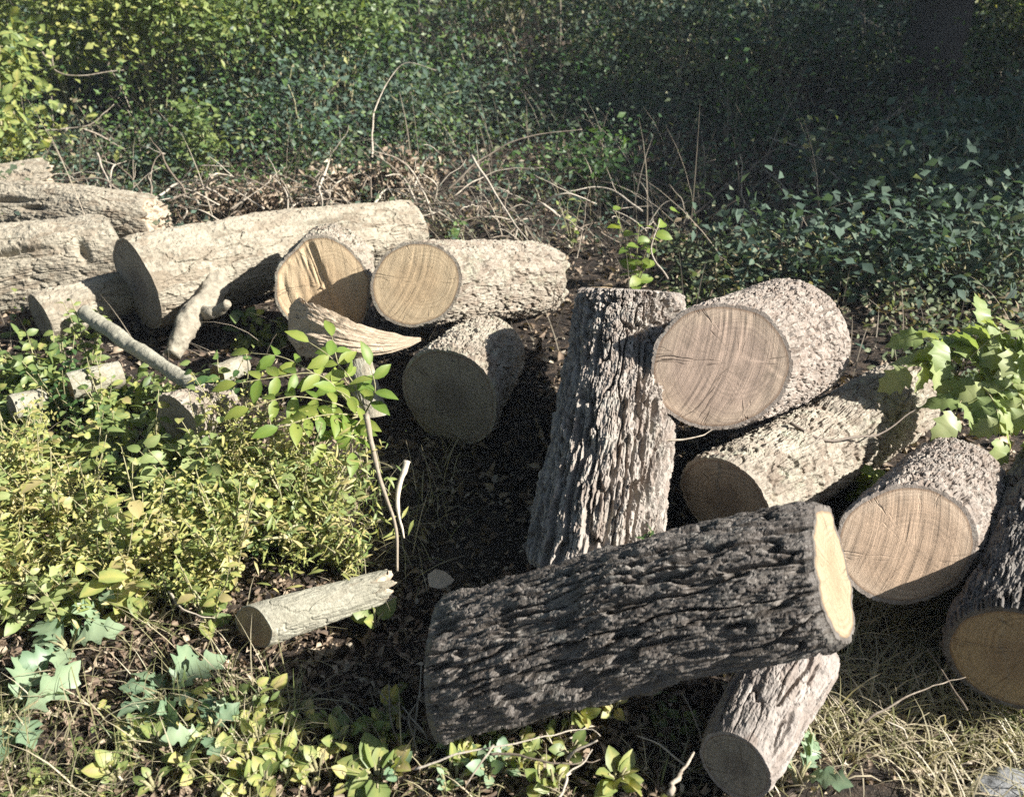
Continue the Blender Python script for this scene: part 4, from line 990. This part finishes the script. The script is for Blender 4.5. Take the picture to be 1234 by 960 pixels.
# ground cover in the sunlit left part
def cover(n, pxr, pyr, hmax, ls, mat, tone, tpl=T_SIMPLE, keep=None):
    px = rng.uniform(*pxr, n); py = rng.uniform(*pyr, n)
    Gs = np.array([G(a, b) for a, b in zip(px[:400], py[:400])])
    return Gs
def cover_area(n, xlo, xhi, ylo, yhi, hmax, ls, mat, tone, mask, name='ground_cover', per=7, tpl=T_OVAL):
    x = rng.uniform(xlo, xhi, n); y = rng.uniform(ylo, yhi, n); k = mask(x, y); x, y = x[k], y[k]; nc = len(x)
    if nc == 0: return
    ci = np.repeat(np.arange(nc), per); N = len(ci)
    hh = hmax * rng.uniform(.15, 1, nc)
    P = np.stack([x[ci] + rng.normal(size=N) * .022, y[ci] + rng.normal(size=N) * .022, np.zeros(N)], -1)
    P[:, 2] = hgt(P[:, 0], P[:, 1]) + hh[ci] * rng.uniform(.1, 1, N)
    tn = np.clip(rng.uniform(*tone, nc)[ci] + rng.normal(size=N) * .1, 0, 1)
    m = MB(); put_leaves(m, tpl, P, rdir(N, .1), rnrm(N, 1.1), ls * rng.uniform(.5, 1.3, N), tn, rng.uniform(.8, 1.3, N))
    o = m.build(name, M[mat]); o['kind'] = 'stuff'; o['label'] = 'dense low leafy ground cover between the weeds'; o['category'] = 'ground cover'
def pix(x, y, z=0.0):
    v = np.stack([x, y, np.zeros_like(x) + z], -1) - CAM
    d = v @ FW
    return CX + FPX * (v @ RT) / d, CY - FPX * (v @ UP) / d
def mask_left(x, y):
    nz = fbm(np.stack([x * 3.2, y * 3.2, x * 0], -1), 3, 91)
    return (x < -.33 - .28 * (2.2 - y) * (y < 1.95) ) & (nz > .12) & ~((x > -1.0) & (y < 2.05) & (y > 1.55)) & (y < 2.75)
cover_area(700, -2.8, -.2, .9, 3.0, .12, .034, 'leaf_yellow', (.1, 1.), mask_left, per=9, tpl=T_LANCE)
cover_area(620, -2.8, -.2, .9, 3.0, .24, .036, 'leaf_yellow', (.2, .9), mask_left, per=6, tpl=T_BROAD)
cover_area(1000, -2.8, -.2, .9, 3.0, .12, .026, 'leaf_yellow', (.2, .95), mask_left)
cover_area(700, -2.8, -.2, .9, 3.0, .09, .03, 'leaf_green', (.3, 1.), mask_left)
cover_area(900, -3.4, -.9, 2.4, 3.6, .2, .05, 'leaf_yellow', (.15, .6), lambda x, y: fbm(np.stack([x * 3, y * 3, x * 0], -1), 3, 17) > -.05)
cover_area(330, -2.2, .4, .95, 1.6, .05, .026, 'leaf_yellow', (.3, .9), lambda x, y: fbm(np.stack([x * 4, y * 4, x * 0], -1), 3, 19) > 0.05, tpl=T_BROAD)
cover_area(260, .9, 2.6, 1.0, 2.4, .06, .03, 'leaf_yellow', (.2, .8), lambda x, y: fbm(np.stack([x * 4, y * 4, x * 0], -1), 3, 23) > 0.0)

def grass(n, xlo, xhi, ylo, yhi, ln, tone, mask, droop=1.2, wd=.0016):
    x = rng.uniform(xlo, xhi, n); y = rng.uniform(ylo, yhi, n); k = mask(x, y); x, y = x[k], y[k]; N = len(x)
    b = np.stack([x, y, hgt(x, y) - .003], -1)
    m = MB(); blades(m, b, ln * rng.uniform(.4, 1.2, N), rng.uniform(.1, .9, N), wd * rng.uniform(.6, 1.4, N), np.clip(rng.uniform(*tone, N), 0, 1), 5, droop)
    o = m.build('grass', M['grass']); o['kind'] = 'stuff'; o['label'] = 'thin green and straw coloured grass'; o['category'] = 'grass'
grass(9000, .58, 2.6, .9, 1.95, .17, (.45, 1.25), lambda x, y: fbm(np.stack([x * 4, y * 4, x * 0], -1), 3, 29) > -.3, 1.9)
grass(6500, -2.2, -.5, .8, 1.6, .14, (.2, 1.), lambda x, y: fbm(np.stack([x * 4, y * 4, x * 0], -1), 3, 30) > -.2)
grass(2600, -2.5, -.2, 1.3, 2.7, .20, (.45, 1.), lambda x, y: fbm(np.stack([x * 3, y * 3, x * 0], -1), 3, 33) > .0)
grass(2600, -.7, .7, .9, 1.5, .10, (.4, 1.), lambda x, y: fbm(np.stack([x * 4, y * 4, x * 0], -1), 3, 34) > .05)
def dry_stems(n, ylo, yhi, ln, wd):
    x, y = zone(n, -9, 9, ylo, yhi); N = len(x)
    m = MB(); blades(m, np.stack([x, y, hgt(x, y) - .01], -1), ln * rng.uniform(.3, 1.2, N), rng.uniform(.0, .8, N), wd * rng.uniform(.5, 1.4, N), rng.uniform(0, 1, N), 6, .9)
    o = m.build('dead_stems', M['dry_stem']); o['kind'] = 'stuff'; o['label'] = 'thin dead stems standing all over the undergrowth'; o['category'] = 'undergrowth'
dry_stems(3000, 4.2, 8.5, .7, .0026)
dry_stems(900, 3.2, 4.6, .35, .002)
dry_stems(4200, 8, 15, 1.3, .004)
grass(2600, -3.5, 3, 4.2, 6.5, .25, (.4, 1.), lambda x, y: fbm(np.stack([x * 1.5, y * 1.5, x * 0], -1), 3, 36) > .0, 1.6, .002)

grass(2600, .55, 2.6, .9, 2.0, .16, (.5, 1.2), lambda x, y: fbm(np.stack([x * 4, y * 4, x * 0], -1), 3, 39) > -.1, 1.7, .0022)
m = MB(); put_leaves(m, T_BROAD, D(516, 700, 2.46)[None], np.array([[1, .2, .1]]), np.array([[0, -.4, 1.]]), .07, .98, 1.2)
tag(m.build('dry_leaf', M['litter'], origin=D(516, 700, 2.46)), 'single pale dry leaf in the shadow behind the dark log', 'leaf')

# ------------------------------------------------------------------ thin haze volume, added to lift the dark tones
hv = np.array([(x, y, z) for z in (-3.5, 15.5) for y in (-161, 161) for x in (-161, 161)], float)
m = MB(); m.add(hv, [np.array([(0, 2, 3, 1), (4, 5, 7, 6), (0, 1, 5, 4), (1, 3, 7, 5), (3, 2, 6, 7), (2, 0, 4, 6)])])
ht = NT('haze'); pv = ht.n('ShaderNodeVolumePrincipled'); pv.inputs['Color'].default_value = (.78, .87, 1, 1); pv.inputs['Density'].default_value = .0018; pv.inputs['Anisotropy'].default_value = 0
ho = ht.n('ShaderNodeOutputMaterial'); ht.l(pv.outputs[0], ho.inputs['Volume'])
hz = m.build('haze', ht.m, smooth=False); hz['kind'] = 'stuff'; hz['label'] = 'faint pale haze added to lift the dark tones'; hz['category'] = 'haze'

# ------------------------------------------------------------------ light, sky, camera
w = bpy.data.worlds.new('World'); scene.world = w; w.use_nodes = True
nt = w.node_tree; bg = nt.nodes['Background']
sky = nt.nodes.new('ShaderNodeTexSky'); sky.sky_type = 'NISHITA'; sky.sun_disc = False
sky.sun_elevation = SUN_EL; sky.sun_rotation = math.radians(90) - SUN_AZ
sky.air_density = 1.0; sky.dust_density = 1.0
nt.links.new(sky.outputs[0], bg.inputs[0]); bg.inputs[1].default_value = .06
sl = bpy.data.lights.new('sun', 'SUN'); sl.energy = 5.0; sl.angle = math.radians(.5); sl.color = (1.0, .965, .90)
so = bpy.data.objects.new('sun', sl); COL.objects.link(so)
sv = Vector((math.cos(SUN_EL) * sd[0], math.cos(SUN_EL) * sd[1], math.sin(SUN_EL)))
so.rotation_euler = sv.to_track_quat('Z', 'Y').to_euler(); so.location = (8, -3, 6)

cd = bpy.data.cameras.new('camera'); cam = bpy.data.objects.new('camera', cd); COL.objects.link(cam)
cam.location = CAM; cam.rotation_euler = (math.radians(90) - PITCH, 0, 0)
cd.sensor_fit = 'HORIZONTAL'; cd.sensor_width = 36; cd.lens = FPX / 1234 * 36
cd.dof.use_dof = True; cd.dof.focus_distance = 2.7; cd.dof.aperture_fstop = 4.0
cd.clip_start = .05; cd.clip_end = 2000
scene.camera = cam
for o in scene.objects:
    for kk in ('_o', '_ax'):
        if kk in o: del o[kk]
vs = scene.view_settings; vs.view_transform = 'Standard'; vs.look = 'None'; vs.exposure = 1.6; vs.gamma = 1
scene.cycles.use_denoising = False
scene.cycles.max_bounces = 6; scene.cycles.diffuse_bounces = 3; scene.cycles.transmission_bounces = 3
for r_ in LOGINFO: print('LOG', r_)
